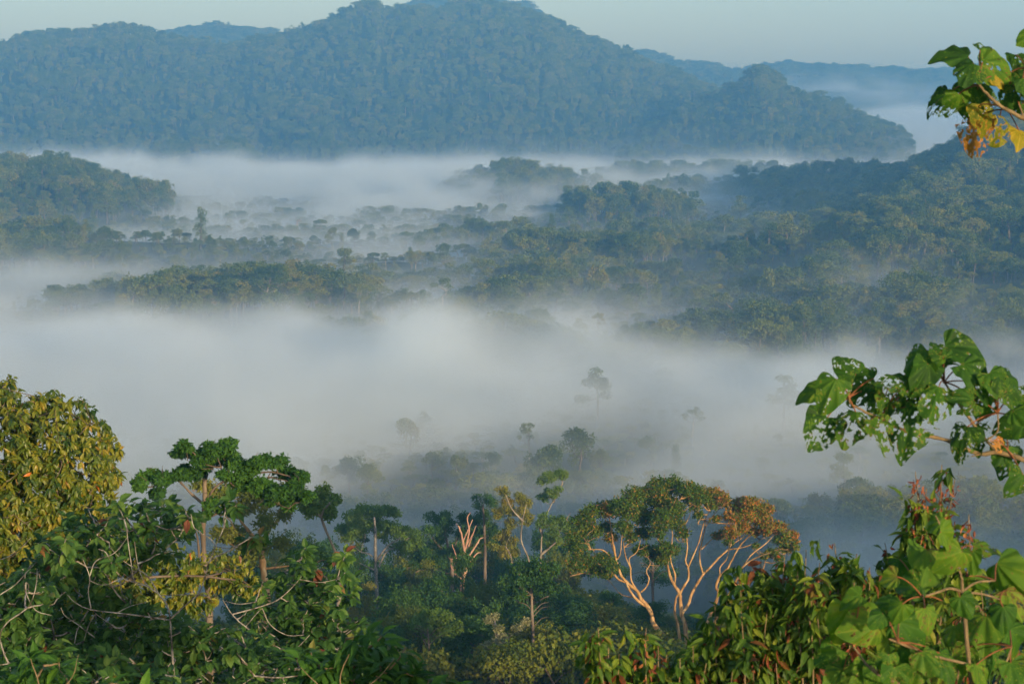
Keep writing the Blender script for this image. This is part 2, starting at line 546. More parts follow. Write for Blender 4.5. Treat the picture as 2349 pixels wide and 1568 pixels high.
def proto(kind, seed, nleaf, lsize, H=None, bark=None, leaf=None, joined=False, side=5, fine=False):
    rng = np.random.default_rng(seed)
    h, bk, lf = KIND[kind]
    H = H or h
    cl, tg, trunk = crown_plan(kind, H, rng)
    T = Build()
    Cw = T if joined else Build()
    chains = grow(trunk, tg, rng, 0.016 * H + .06, 0.0042 * H, .10)
    flare = chains[0][1]
    flare[:2] *= np.array([1.7, 1.15])
    tubes(T, chains, side)
    width = 0.4 * H
    if kind != 's':
        if fine:
            cl = split(cl, rng)
        tufts(Cw, cl, nleaf, lsize, rng, mat=1 if joined else 0, ratio=.75)
        width = 2 * max(math.hypot(c[0][0], c[0][1]) + c[1] * .8 for c in cl)
    top = max([c[0][2] + c[2] for c in cl] + [t[2] for t in tg])
    mb, ml = M[bark or bk], M[leaf or lf or 'canopy']
    if joined:
        return T.build('forest_tree', [mb, ml], link=False), width, top
    return T.build('trunk', mb, link=False, smooth=True), (Cw.build('crown', ml, link=False) if kind != 's' else None), width, top

def place(pr, at, s, sz, rot, label, cat='tree', group=None, name='tree'):
    e = empty(name, at, label, cat, group)
    e.scale = (s, s, sz)
    e.rotation_euler = (0, 0, rot)
    for src in pr[:2]:
        if src is not None:
            c = src.copy()
            ROOT.objects.link(c)
            c.parent = e
    return e

# ---------------------------------------------------------------- the ground: one sheet to beyond the last ridge
def make_ground():
    az = np.radians(np.concatenate([np.linspace(-180, -42, 40)[:-1], np.linspace(-42, -20, 60)[:-1], np.linspace(-20, 20, 340)[:-1],
                                    np.linspace(20, 42, 60)[:-1], np.linspace(42, 180, 41)[:-1]]))
    r = np.concatenate([np.geomspace(1.5, 600, 110)[:-1], np.linspace(600, 4300, 190)[:-1], np.geomspace(4300, 6400, 50)])
    rm = np.where(np.abs(az) < math.radians(42), 1, 1500 / 6400)
    A, R = np.meshgrid(az, r, indexing='ij')
    R = R * rm[:, None]
    X, Y = R * np.sin(A), R * np.cos(A)
    Z = height(X, Y)
    n, k = A.shape
    B = Build()
    i, j = np.meshgrid(np.arange(n), np.arange(k - 1), indexing='ij')
    q = np.stack([i * k + j, i * k + j + 1, (i + 1) % n * k + j + 1, (i + 1) % n * k + j], -1).reshape(-1, 4)
    B.add(np.stack([X, Y, Z], -1).reshape(-1, 3), q)
    c = (np.arange(n)) * k
    B.add(np.array([[0, 0, height(0, 0)]]), np.zeros((0, 3), int))
    fan = np.stack([np.full(n, n * k), c, np.roll(c, -1)], -1)
    B.f.append((fan, np.zeros(n)))
    o = B.build('ground', M['ground'], smooth=True)
    o['kind'] = 'structure'
    return o
make_ground()

# ---------------------------------------------------------------- trees one can tell apart, out in the valley
MID = {'u': [proto('u', s, 2300, .95) for s in (11, 12, 13)], 'r': [proto('r', s, 2600, .9) for s in (21, 22, 23, 24)],
       'l': [proto('l', s, 2300, .9) for s in (31, 32, 33)], 'c': [proto('c', s, 1500, .8) for s in (41, 42)],
       'o': [proto('o', s, 1100, .8) for s in (51, 52, 53)], 's': [proto('s', s, 0, 1) for s in (61, 62)]}
Z5, Z6, Z7 = (0, 348.7, .3516), (734, 348.7, .3516), (1523, 55, .4916)
TRACED = [
 (Z5, '1305,355,110,c 1590,440,80,o 1655,455,90,r 1762,447,50,u 1822,452,55,r 1880,470,60,r 1940,405,70,s 2085,440,120,u 2160,490,80,r 1735,488,70,r '
      '1945,505,80,r 2130,535,70,r 2060,540,80,r 1770,578,100,r 1860,545,50,c 1940,580,110,r 2225,520,50,c 2315,500,110,r 2325,440,60,u 690,480,140,r '
      '740,512,80,o 790,570,90,c 1040,520,100,u 1170,495,90,r 1275,560,80,r 1370,552,110,r 1435,638,130,u 1150,670,120,r 1205,715,120,l 1120,745,90,u '
      '1045,768,90,l 1170,795,90,l 1310,778,90,l 1400,745,90,l 1465,780,90,c 1510,730,90,u 1580,735,90,u 1675,742,110,r 1760,718,90,r 1850,750,110,r '
      '2030,700,130,r 2240,625,200,l 1560,800,100,r 2080,790,100,o 680,795,110,l 780,768,110,r 900,830,90,l 320,900,90,r 430,910,100,r 590,888,80,r '
      '1260,908,80,r 1335,935,80,r 1385,925,70,o 1460,918,80,r 1640,912,90,r 1855,852,60,c 1545,950,70,o 1140,960,120,l 1820,1010,60,o 1920,980,140,r '
      '2075,985,120,o 1635,1035,120,r 2290,875,130,l 440,405,110,c 540,470,70,c 200,520,80,o 280,500,80,o 110,480,80,o'),
 (Z6, '1180,138,190,l 1310,168,130,r 1040,220,90,r 910,345,100,r 1040,330,130,r 1165,335,120,r 1272,325,70,r 1043,415,90,l 1125,450,80,r 1118,510,100,r '
      '1022,520,60,r 1220,445,140,u 1345,370,60,r 1330,400,100,r 1515,400,70,c 1625,355,140,l 1665,265,70,o 1755,222,90,r 1830,240,130,r 1940,270,120,r '
      '2050,330,110,r 2110,340,70,r 1785,445,140,u 1920,435,120,u 1635,480,90,u 258,440,110,u 225,495,100,r 320,515,100,r 405,550,75,u 565,518,120,u '
      '530,565,90,r 645,545,110,r 1105,552,140,l 815,595,100,r 940,598,130,u 1215,615,110,u 1350,600,130,u 1490,562,150,u 1670,570,170,u 1770,590,100,l '
      '1795,512,80,u 1870,505,90,u 345,655,80,u 430,655,90,o 620,640,120,o 740,665,100,r 1390,730,110,r 1490,735,120,r 1680,722,110,o 1830,695,160,r '
      '2130,700,160,r 2240,610,90,o 800,820,200,o 1215,880,130,r 950,925,160,r 1560,850,100,o 1740,840,130,r 1930,970,90,r 620,1015,110,l 810,1005,160,r '
      '1510,1070,150,r 1700,1080,160,l 1360,1100,160,r 1100,1130,160,l 1810,1050,120,o 2150,1100,130,l 2000,1120,110,r 1942,1178,65,r 2130,1170,120,r '
      '1900,1235,70,r 2260,1240,100,r 530,1175,80,r 250,860,220,u 2290,380,90,o 2270,135,120,r 2190,180,110,r 2060,230,100,r'),
 (Z7, '890,722,85,u 910,770,60,l 1040,690,90,r 1118,650,50,u 1200,628,120,u 1330,605,60,o 1400,595,110,r 1350,650,90,u 1370,820,60,s 965,890,60,r '
      '1100,850,50,c 1490,1045,100,u 225,1235,110,u 300,1300,70,s 165,1265,70,r 80,1345,100,r 200,1450,70,l 310,1490,100,u 790,1410,90,l 870,1458,70,u '
      '465,1420,70,r 540,1430,90,l 728,1255,80,o 1230,1240,60,o 1315,1255,60,o 1500,1240,110,o 1140,1360,100,u 960,1330,100,r 640,1350,100,r 530,1370,100,r '
      '1610,1455,120,r 1070,1240,80,u 390,1340,70,u 175,700,90,r 270,712,80,r 365,715,70,r 460,740,70,r 580,738,70,o 650,770,90,r 740,765,80,r 360,800,110,l 440,805,90,l'),
 ((0, 0, 1), '1372,843,110,l 1530,845,60,u 1800,860,90,l 1590,932,50,o 970,942,60,l 940,958,70,r 1330,977,100,r 1495,998,60,r 1552,1018,36,c 1215,970,60,o '
      '1940,1038,85,l 1780,1140,90,u 2050,1110,70,l 2080,1130,60,r 1985,1140,80,u 2090,1170,50,r 1240,1022,120,r 1380,1030,70,r 1120,1032,55,r 1042,1042,75,r '
      '990,1030,50,r 685,1050,45,r 745,1065,70,r 800,1040,100,r 840,1062,110,r 930,1080,40,c 968,1068,45,u 900,1035,80,r 310,1010,60,r 780,1005,80,l 350,1020,60,r '
      '1960,1240,120,r 1890,1250,100,r 1740,1260,100,r 1830,1290,120,r 1940,1220,50,r 1440,1170,90,r 1290,1035,80,r 2240,1120,80,r 2300,1180,90,r 2180,1200,110,r'),
]
rng = np.random.default_rng(5)
mid_trees = []                                    # x, y, z, scale, height scale, kind, variant, u, v, depth
def find_mid(u, v, w, kind):
    k = int(rng.integers(len(MID[kind])))
    pr = MID[kind][k]
    s = 1.0
    for _ in range(4):
        d = drop_on(u, v, pr[3] * s, 480, 3300)
        if d is None:
            return
        s = 0.5 * s + 0.5 * float(np.clip(w * d / FPX / pr[2], .42, 1.35))
    p = world_at(u, v, d)
    z = float(height(p[0], p[1]))
    sz = float(np.clip((p[2] - z) / pr[3], .35, 1.6))
    s = float(np.clip(s, sz / 1.4, sz / .86))
    mid_trees.append((p[0], p[1], z, s, sz, kind, k, u, v, d))
for (ox, oy, f), txt in TRACED:
    for e in txt.split():
        a, b, w, kind = e.split(',')
        find_mid(ox + float(a) * f, oy + float(b) * f, float(w) * f, kind)
drawn = len(mid_trees)
# the front rows of the two forested hills and of the near valley edge
for u, v in [(60, 385), (30, 410), (95, 400), (150, 375), (125, 420), (185, 385), (215, 395), (240, 410), (70, 450), (170, 450), (250, 440), (280, 430),
             (300, 425), (330, 445), (360, 455), (20, 470), (120, 480), (210, 460), (60, 490), (320, 470),
             (1900, 485), (1960, 470), (2020, 460), (2075, 430), (2110, 400), (2160, 385), (2210, 365), (2260, 345), (2310, 335), (2340, 360), (2290, 390), (2230, 420),
             (2170, 440), (2100, 470), (2320, 440), (2260, 470), (2190, 500), (2130, 520), (2040, 510), (1970, 520), (2330, 510), (2280, 530), (2220, 560), (2150, 575),
             (2080, 560), (2010, 570), (1930, 560), (1860, 500), (1800, 490), (1740, 480), (1680, 475), (1620, 470), (1560, 480), (1500, 500), (1470, 520),
             (1560, 540), (1640, 540), (1720, 550), (1800, 550), (1870, 570), (1500, 580), (1580, 600), (1660, 600), (1740, 610), (1820, 615), (2300, 600), (2240, 610),
             (2330, 650), (2270, 670), (2310, 700), (2200, 640), (2130, 640)]:
    find_mid(u + rng.normal(0, 5), v + rng.normal(0, 3), rng.uniform(40, 66), rng.choice(list('rrrrrlllc')))
mid_trees = mid_trees[:drawn] + sorted(mid_trees[drawn:], key=lambda t: -t[3] * MID[t[5]][t[6]][2] / t[9])      # then the ones that show largest
mid_trees = mid_trees[:212]

LOOK = {'u': 'umbrella-crowned tree', 'r': 'round-crowned tree', 'l': 'tiered ragged tree', 'c': 'narrow columnar tree', 'o': 'thin open-crowned tree', 's': 'bare dead tree'}
def zone(u, v, d):
    if v > 1120: return 'in the blue mist behind the shrubs' if u > 1650 else 'in blue mist below the slope'
    if v > 930: return 'in the misty row beyond the slope' if u < 1200 else ('poking out of the near mist' if u < 1700 else 'in mist behind the holed leaves')
    if v > 790: return 'alone in the thick fog bank'
    if v > 700: return 'at the torn edge of the fog bank' if u < 1250 else ('in thin mist above the fog bank' if u < 1750 else 'in thin mist below the wooded hill')
    if u < 400 and v < 505: return 'on the small wooded hill'
    if u < 520 and v < 625: return 'in mist under the small wooded hill'
    if u > 1850 and v < 560: return 'on the large wooded hill'
    if u > 1850: return 'in forest below the large hill'
    if v < 475 and u > 1000: return 'on a wooded knoll in the far fog'
    if v < 520 and u > 1000 and d > 1700: return 'in the blue hollow'
    if u < 900: return 'on the near fog shore' if v > 600 else 'edging the far white fog'
    if v < 570: return 'cresting the middle forest'
    return 'in the middle forest belt' if u < 1450 else 'on the forested valley slope'
NTH = ['leftmost', 'second', 'third', 'fourth', 'fifth', 'sixth', 'seventh', 'eighth', 'ninth', 'tenth', 'eleventh', 'twelfth', 'thirteenth', 'fourteenth', 'fifteenth',
       'sixteenth', 'seventeenth', 'eighteenth', 'nineteenth', 'twentieth']
cells = {}
for t in mid_trees:
    cells.setdefault((t[5], zone(t[7], t[8], t[9])), []).append(t)
for (kind, zn), ts in cells.items():
    ts.sort(key=lambda t: t[7])
    for i, t in enumerate(ts):
        if len(ts) == 1:
            lab = f'{LOOK[kind]} {zn}'
        else:
            lab = f'{LOOK[kind]} {zn}, ' + ('rightmost one' if i == len(ts) - 1 else NTH[i] + (' one' if i == 0 else ' from left'))
        place(MID[kind][t[6]], (t[0], t[1], t[2]), t[3], t[4], rng.uniform(0, 6.28), lab, 'tree', 'trees ' + zn)

# ---------------------------------------------------------------- the forest nobody could count
STOCK = bpy.data.collections.new('forest_stock')
stock_h, stock_i = [], {}
for kind, seeds, n, ls in (('u', (101, 102), 1500, 1.15), ('r', (111, 112, 113, 114), 1700, 1.05), ('l', (121, 122), 1500, 1.05), ('c', (131,), 1000, .95), ('o', (141,), 800, .9), ('b', (151, 152, 153), 900, .9)):
    for s in seeds:
        o, w, tp = proto(kind, s, n, ls, bark='bark' if s % 2 else None, joined=True, side=4)
        stock_i.setdefault(kind, []).append(len(stock_h))
        o.name = 'stock_%02d' % len(stock_h)
        STOCK.objects.link(o)
        stock_h.append((w, tp))
for s, lf in ((161, 'dark'), (162, 'dark'), (163, 'canopy'), (164, 'bright')):
    o, w, tp = proto('r', s, 6500, .42, 22, leaf=lf, joined=True, side=5, fine=True)
    stock_i.setdefault('n', []).append(len(stock_h))
    o.name = 'stock_%02d' % len(stock_h)
    STOCK.objects.link(o)
    stock_h.append((w, tp))

def scatter(name, label, pts, idx, sc, sz):
    me = bpy.data.meshes.new(name)
    n = len(pts)
    me.vertices.add(n)
    me.vertices.foreach_set('co', np.asarray(pts, np.float32).ravel())
    me.attributes.new('pick', 'INT', 'POINT').data.foreach_set('value', np.asarray(idx, np.int32))
    me.attributes.new('size', 'FLOAT_VECTOR', 'POINT').data.foreach_set('vector', np.stack([sc, sc, sz], -1).astype(np.float32).ravel())
    me.attributes.new('turn', 'FLOAT_VECTOR', 'POINT').data.foreach_set('vector', np.stack([0 * sc, 0 * sc, rng.uniform(0, 6.28, n)], -1).astype(np.float32).ravel())
    o = bpy.data.objects.new(name, me)
    ROOT.objects.link(o)
    g = bpy.data.node_groups.new(name, 'GeometryNodeTree')
    g.interface.new_socket('Geometry', in_out='INPUT', socket_type='NodeSocketGeometry')
    g.interface.new_socket('Geometry', in_out='OUTPUT', socket_type='NodeSocketGeometry')
    N, L = g.nodes, g.links
    gi, go = N.new('NodeGroupInput'), N.new('NodeGroupOutput')
    ci = N.new('GeometryNodeCollectionInfo')
    ci.inputs['Collection'].default_value = STOCK
    ci.inputs['Separate Children'].default_value = True
    ci.inputs['Reset Children'].default_value = True
    ip = N.new('GeometryNodeInstanceOnPoints')
    ip.inputs['Pick Instance'].default_value = True
    L.new(gi.outputs[0], ip.inputs['Points'])
    L.new(ci.outputs[0], ip.inputs['Instance'])
    for nm, ty, sk in (('pick', 'INT', 'Instance Index'), ('turn', 'FLOAT_VECTOR', 'Rotation'), ('size', 'FLOAT_VECTOR', 'Scale')):
        a = N.new('GeometryNodeInputNamedAttribute')
        a.data_type = ty
        a.inputs[0].default_value = nm
        L.new(a.outputs[0], ip.inputs[sk])
    L.new(ip.outputs[0], go.inputs[0])
    o.modifiers.new('scatter', 'NODES').node_group = g
    return stuff(o, label, 'forest')

MT = np.array([(t[0], t[1], 6 * t[3]) for t in mid_trees])
def jitter_grid(x0, x1, y0, y1, step, spread=0.45):
    X, Y = np.meshgrid(np.arange(x0, x1, step), np.arange(y0, y1, step), indexing='ij')
    X, Y = X.ravel(), Y.ravel()
    return X + rng.uniform(-spread, spread, len(X)) * step, Y + rng.uniform(-spread, spread, len(X)) * step

def plant(name, label, x, y, kinds, hmin, hmax, wide=1.0, hcap=None, tall=None):
    keep = np.ones(len(x), bool)
    for a in range(0, len(MT), 64):
        m = MT[a:a + 64]
        keep &= ~((np.hypot(x[:, None] - m[:, 0], y[:, None] - m[:, 1]) < m[:, 2]).any(1))
    x, y = x[keep], y[keep]
    z = height(x, y)
    ks = rng.choice(list(kinds), len(x))
    idx = np.array([rng.choice(stock_i[k]) for k in ks])
    tp = np.array([stock_h[i][1] for i in idx])
    H = hmin + (hmax - hmin) * np.clip(.75 * rng.random(len(x)) ** 1.3 + 1.5 * (fbm(x / 45, y / 55, seed=77, octaves=2) - .42), 0, 1)
    if tall is not None:
        H = H * tall(x, y)
    if hcap is not None:
        H = np.minimum(H, hcap(x, y, z))
        ok = H > 4
        x, y, z, idx, tp, H = x[ok], y[ok], z[ok], idx[ok], tp[ok], H[ok]
    sz = H / tp
    s = np.clip(sz, .30, 1.1) * rng.uniform(.72, 1.35, len(x)) * wide
    return scatter(name, label, np.stack([x, y, z - .3], -1), idx, s, sz)

def in_view(x, y, m=0.36):
    return np.abs(x) < m * np.maximum(y, 0) + 30

def stature(x, y):
    """how tall the forest stands over the valley floor: low where the fog lies thick, tall on the drier ground"""
    u = 1174.5 + FPX * x / y
    shore = np.interp(u, [0, 250, 700, 1174, 1800, 2400], [1180, 1150, 1090, 985, 955, 960])
    w = sstep(shore - 40, shore + 70, y + 50 * (noise(x / 60, y / 60, seed=15) - .5))
    w = w * (.30 + .70 * sstep(.36, .52, fbm((x + .3 * y) / 130, y / 60, seed=63, octaves=3)) * sstep(1500, 1700, u) + .70 * sstep(.36, .55, fbm((x + .3 * y) / 110, y / 50, seed=63, octaves=3)) * sstep(1700, 1500, u))
    west = sstep(1150, 850, u)
    return w * (1 - .85 * west * sstep(1370, 1450, y) * sstep(100, 350, u)) * (1 - .6 * sstep(330, 180, u) * sstep(1450, 1380, y))
x, y = jitter_grid(-700, 700, 560, 1800, 11)
k = in_view(x, y)
plant('valley_forest', 'green forest belt across the middle of the valley', x[k], y[k], 'rrrrllluuoocb', 8, 30, 1.1, tall=lambda x, y: .28 + .72 * stature(x, y) + .34 * sstep(760, 660, y))
x, y = jitter_grid(-1250, 1250, 1800, 3050, 12, .6)
k = in_view(x, y) & (height(x, y) <= 11)
plant('distant_forest', 'blue green forest between the far fog banks', x[k], y[k], 'rrrllb', 4, 16, 1.1)
x, y = jitter_grid(-1000, 1000, 1800, 2700, 10)
k = in_view(x, y) & (height(x, y) > 11)
plant('knoll_forest', 'dense forest clothing the wooded hills and knolls in the far fog', x[k], y[k], 'rrrrlllco', 9, 34)
x, y = jitter_grid(-1700, 1500, 2900, 4120, 13.5)
k = in_view(x, y, .38) & (height(x, y) > 14)
plant('mountain_forest', 'blue hazy forest covering the long mountain', x[k], y[k], 'rrrrrlluoc', 9, 29, 1.0)
x, y = jitter_grid(-1200, 2200, 4650, 5600, 22)
k = in_view(x, y, .36) & (height(x, y) > 40)
plant('ridge_forest', 'faint blue forest on the farthest ridges', x[k], y[k], 'rrrruo', 16, 34, 1.5)
x, y = jitter_grid(-1300, 500, 4600, 5500, 24)
k = in_view(x, y, .3) & (height(x, y) > 60)
plant('skyline_forest', 'pale blue forest on the hills behind the mountain', x[k], y[k], 'rrru', 16, 30, 1.7)

# the near slope, kept below the sight line to the mist
CAP_U, CAP_V = [-400, 300, 560, 640, 800, 960, 1060, 1180, 1290, 1420, 1560, 1680, 1800, 1950, 2100, 2349, 2800], \
               [1420, 1390, 1360, 1345, 1335, 1320, 1300, 1290, 1300, 1330, 1390, 1370, 1310, 1290, 1300, 1280, 1280]
def slope_cap(x, y, z):
    p = np.stack([x, y, z], -1)
    u, v, d = to_picture(p)
    capv = np.interp(u, CAP_U, CAP_V) + 14 * np.sin(u / 37.0)
    zt = world_at(u, capv, d)[:, 2]
    return zt - z
x, y = jitter_grid(-210, 210, 190, 600, 7)
k = in_view(x, y, .37)
plant('slope_undergrowth', 'dark undergrowth filling the near slope', x[k], y[k], 'bbbr', 6, 12, 1.0, lambda x, y, z: slope_cap(x, y, z) - 3)
x, y = jitter_grid(-120, 130, 205, 335, 10)
k = in_view(x, y, .30)
plant('slope_canopy', 'dark closed canopy at the foot of the near slope', x[k], y[k], 'nnn', 14, 24, 1.0, lambda x, y, z: slope_cap(x, y, z) - .006 * y - 3)
x, y = jitter_grid(-300, 300, -420, -40, 13)
plant('hilltop_forest', 'forest on the lookout hill', x, y, 'bbbr', 4, 8)
x, y = jitter_grid(-420, 420, -40, 560, 12)
k = (~in_view(x, y, .40)) & (np.hypot(x, y) > 40)
plant('hillside_forest', 'forest on the flanks of the lookout hill', x[k], y[k], 'rrlb', 10, 18)

# ---------------------------------------------------------------- trees of the near slope, one by one
NEAR = {'r': [proto('r', s, 7500, .40, 22, 'bark', lf, fine=True) for s, lf in ((201, 'dark'), (202, 'dark'), (203, 'canopy'), (204, 'bright'))],
        'l': [proto('l', s, 6500, .40, 24, 'bark', lf, fine=True) for s, lf in ((211, 'dark'), (212, 'canopy'))],
        'o': [proto('o', s, 3600, .36, 26, 'pale', 'dark', fine=True) for s in (221,)]}
NEAR_ROWS = [
    (600, 1300, 130, 'r', 1, 300), (655, 1255, 110, 'l', 1, 330), (690, 1215, 100, 'r', 2, 350), (745, 1235, 110, 'l', 0, 340), (800, 1265, 110, 'r', 0, 330), (830, 1215, 110, 'l', 1, 350), (880, 1250, 120, 'r', 1, 340), (925, 1215, 100, 'r', 2, 360),
    (960, 1285, 120, 'l', 1, 320), (1010, 1235, 120, 'r', 0, 360), (1180, 1235, 120, 'r', 1, 350), (1240, 1215, 100, 'l', 0, 360), (1130, 1195, 90, 'r', 2, 380), (1270, 1265, 110, 'r', 2, 330), (580, 1240, 90, 'r', 0, 340), (1060, 1225, 100, 'r', 1, 380), (545, 1300, 110, 'l', 0, 300), (1300, 1190, 80, 'r', 0, 380),
  # u, v of the top, width, kind, variant, depth
    (905, 1330, 190, 'r', 0, 240), (1010, 1300, 200, 'r', 1, 245), (1110, 1325, 150, 'r', 2, 254), (1215, 1290, 210, 'r', 0, 243), (1160, 1300, 150, 'l', 1, 259),
    (960, 1385, 170, 'r', 2, 231), (1075, 1395, 120, 'r', 3, 231), (1180, 1400, 170, 'l', 0, 234), (1290, 1330, 150, 'r', 1, 257), (1275, 1420, 160, 'r', 0, 231),
    (860, 1420, 160, 'l', 1, 223), (1000, 1465, 150, 'r', 3, 221), (1100, 1480, 190, 'r', 0, 219), (1230, 1490, 200, 'r', 2, 221), (930, 1500, 150, 'r', 1, 215),
    (1345, 1475, 160, 'r', 0, 223), (1350, 1370, 120, 'r', 1, 265), (1405, 1355, 130, 'l', 0, 268), (1480, 1375, 160, 'r', 0, 259), (1455, 1450, 170, 'r', 2, 240),
    (1625, 1400, 140, 'r', 0, 265), (1560, 1450, 150, 'r', 0, 245), 
    (1660, 1465, 150, 'l', 1, 240), 
    (700, 1345, 150, 'r', 0, 237),
    (770, 1375, 150, 'l', 0, 229), (640, 1370, 150, 'r', 1, 240), (560, 1355, 150, 'r', 2, 248), (830, 1340, 110, 'l', 1, 248), (1060, 1265, 120, 'l', 0, 268),
    (1130, 1245, 90, 'r', 2, 470), (980, 1250, 110, 'r', 0, 470),
]
NLOOK = {('r', 0): 'dark green dome-crowned tree', ('r', 1): 'deep shaded bushy tree', ('r', 2): 'mid green rounded tree', ('r', 3): 'bright yellow-green bushy tree',
         ('l', 0): 'dark tiered tree', ('l', 1): 'mid green ragged tree', ('o', 0): 'small layered tree with thin pale limbs'}
def nzone(u, v):
    if u < 900: return 'below the white-trunked tree'
    if u < 1330: return 'below the dead tree' if v > 1290 else 'in the mist behind the dead tree'
    if u < 1720: return 'behind the orange-barked tree' if v < 1400 else 'at the foot of the orange-barked tree'
    return 'behind the pod-hung shrub'
cells = {}
for t in NEAR_ROWS:
    cells.setdefault((t[3], t[4], nzone(t[0], t[1])), []).append(t)
for (kind, k, zn), ts in cells.items():
    ts.sort(key=lambda t: t[0])
    for i, (u, v, w, _, _, d) in enumerate(ts):
        pr = NEAR[kind][k]
        p = world_at(u, v, d)
        z = float(height(p[0], p[1]))
        s = w * d / FPX / pr[2]
        h = p[2] - z
        s = max(s, h / pr[3] / 1.35)
        z0 = z
        if h < 6:
            z0, h = p[2] - 9, 9
        elif h > pr[3] * s * 1.7:
            z0, h = z, h
        lab = f'{NLOOK[kind, k]} {zn}' + ('' if len(ts) == 1 else ', ' + ('rightmost one' if i == len(ts) - 1 else NTH[i] + (' one' if i == 0 else ' from left')))
        place(pr, (p[0], p[1], z0), s, h / pr[3], rng.uniform(0, 6.28), lab, 'tree', 'trees ' + zn)

# ---------------------------------------------------------------- valley fog: density grids, blown from noise and settled on the valley floor
def fog_bank(name, label, lo, hi, n, field, color=(.83, .90, .94), rate=1.0):
    ax = [np.linspace(a, b, k) for a, b, k in zip(lo, hi, n)]
    X, Y, Z = np.meshgrid(*ax, indexing='ij')
    d = field(X, Y, Z)
    edge = 1
    for A, a, b, w in ((X, lo[0], hi[0], 60), (Y, lo[1], hi[1], 60), (Z, lo[2] - 50, hi[2], 10)):
        edge = edge * np.clip((A - a) / w, 0, 1) * np.clip((b - A) / w, 0, 1)
    d = d * edge
    d[d < 2e-5] = 0
    me = bpy.data.meshes.new(name)
    me.vertices.add(d.size)
    me.attributes.new('thick', 'FLOAT', 'POINT').data.foreach_set('value', d.astype(np.float32).ravel())
    o = bpy.data.objects.new(name, me)
    ROOT.objects.link(o)
    g = bpy.data.node_groups.new(name, 'GeometryNodeTree')
    g.interface.new_socket('Geometry', in_out='INPUT', socket_type='NodeSocketGeometry')
    g.interface.new_socket('Geometry', in_out='OUTPUT', socket_type='NodeSocketGeometry')
    N, L = g.nodes, g.links
    gi, go, vc = N.new('NodeGroupInput'), N.new('NodeGroupOutput'), N.new('GeometryNodeVolumeCube')
    vc.inputs['Min'].default_value = lo
    vc.inputs['Max'].default_value = hi
    for k, q in zip('XYZ', n):
        vc.inputs['Resolution ' + k].default_value = q
    sep = N.new('ShaderNodeSeparateXYZ')
    L.new(N.new('GeometryNodeInputPosition').outputs[0], sep.inputs[0])
    e = None
    for k in range(3):
        mr = N.new('ShaderNodeMapRange')
        for j, val in zip((1, 2, 3, 4), (lo[k], hi[k], 0, n[k] - 1)):
            mr.inputs[j].default_value = val
        L.new(sep.outputs[k], mr.inputs[0])
        r = N.new('ShaderNodeMath')
        r.operation = 'ROUND'
        L.new(mr.outputs[0], r.inputs[0])
        if e is None:
            e = r.outputs[0]
        else:
            q = N.new('ShaderNodeMath')
            q.operation = 'MULTIPLY_ADD'
            L.new(e, q.inputs[0])
            q.inputs[1].default_value = n[k]
            L.new(r.outputs[0], q.inputs[2])
            e = q.outputs[0]
    ti, na, si = N.new('FunctionNodeFloatToInt'), N.new('GeometryNodeInputNamedAttribute'), N.new('GeometryNodeSampleIndex')
    ti.rounding_mode = 'ROUND'
    na.data_type = 'FLOAT'
    na.inputs[0].default_value = 'thick'
    si.data_type, si.domain = 'FLOAT', 'POINT'
    L.new(e, ti.inputs[0])
    L.new(gi.outputs[0], si.inputs['Geometry'])
    L.new(na.outputs[0], si.inputs['Value'])
    L.new(ti.outputs[0], si.inputs['Index'])
    L.new(si.outputs[0], vc.inputs['Density'])
    m, t, out = new_mat(name)
    pv = t.nodes.new('ShaderNodeVolumePrincipled')
    t.links.new(pv.outputs[0], out.inputs['Volume'])
    pv.inputs['Density'].default_value = rate
    pv.inputs['Color'].default_value = (*color, 1)
    me.materials.append(m)
    sm = N.new('GeometryNodeSetMaterial')
    sm.inputs['Material'].default_value = m
    L.new(vc.outputs[0], sm.inputs[0])
    L.new(sm.outputs[0], go.inputs[0])
    o.modifiers.new('fog', 'NODES').node_group = g
    return stuff(o, label, 'fog')

FU = [-300, 250, 650, 1174, 1600, 2000, 2600]
FD = [440, 500, 570, 650, 730, 820, 920, 1000, 1080, 1160, 1250, 1340, 1430, 1540, 1650, 1760, 1900, 2100, 2350, 2700, 3050, 3250]
F_TOP = [  # fog top in metres over the valley floor
    [36, 36, 36, 36, 36, 36, 36], [32, 32, 32, 32, 32, 32, 32], [29, 29, 28, 27, 27, 28, 29], [28, 28, 27, 25, 25, 27, 28], [28, 28, 27, 25, 25, 26, 28], [29, 30, 29, 28, 27, 27, 28],
    [30, 31, 30, 29, 27, 26, 27], [30, 31, 29, 25, 23, 23, 24], [29, 30, 27, 19, 19, 20, 22], [27, 26, 21, 15, 18, 21, 22], [24, 21, 15, 14, 18, 24, 22], [24, 19, 13, 13, 18, 26, 20],
    [19, 18, 16, 14, 18, 22, 22], [16, 20, 20, 17, 18, 20, 24], [18, 20, 22, 19, 18, 20, 24], [12, 12, 12, 13, 18, 20, 22], [12, 13, 13, 14, 18, 20, 20], [16, 20, 20, 19, 22, 24, 20],
    [34, 34, 32, 30, 29, 27, 26], [26, 27, 27, 26, 25, 24, 25], [15, 16, 17, 17, 17, 20, 26], [8, 9, 10, 12, 13, 18, 32]]
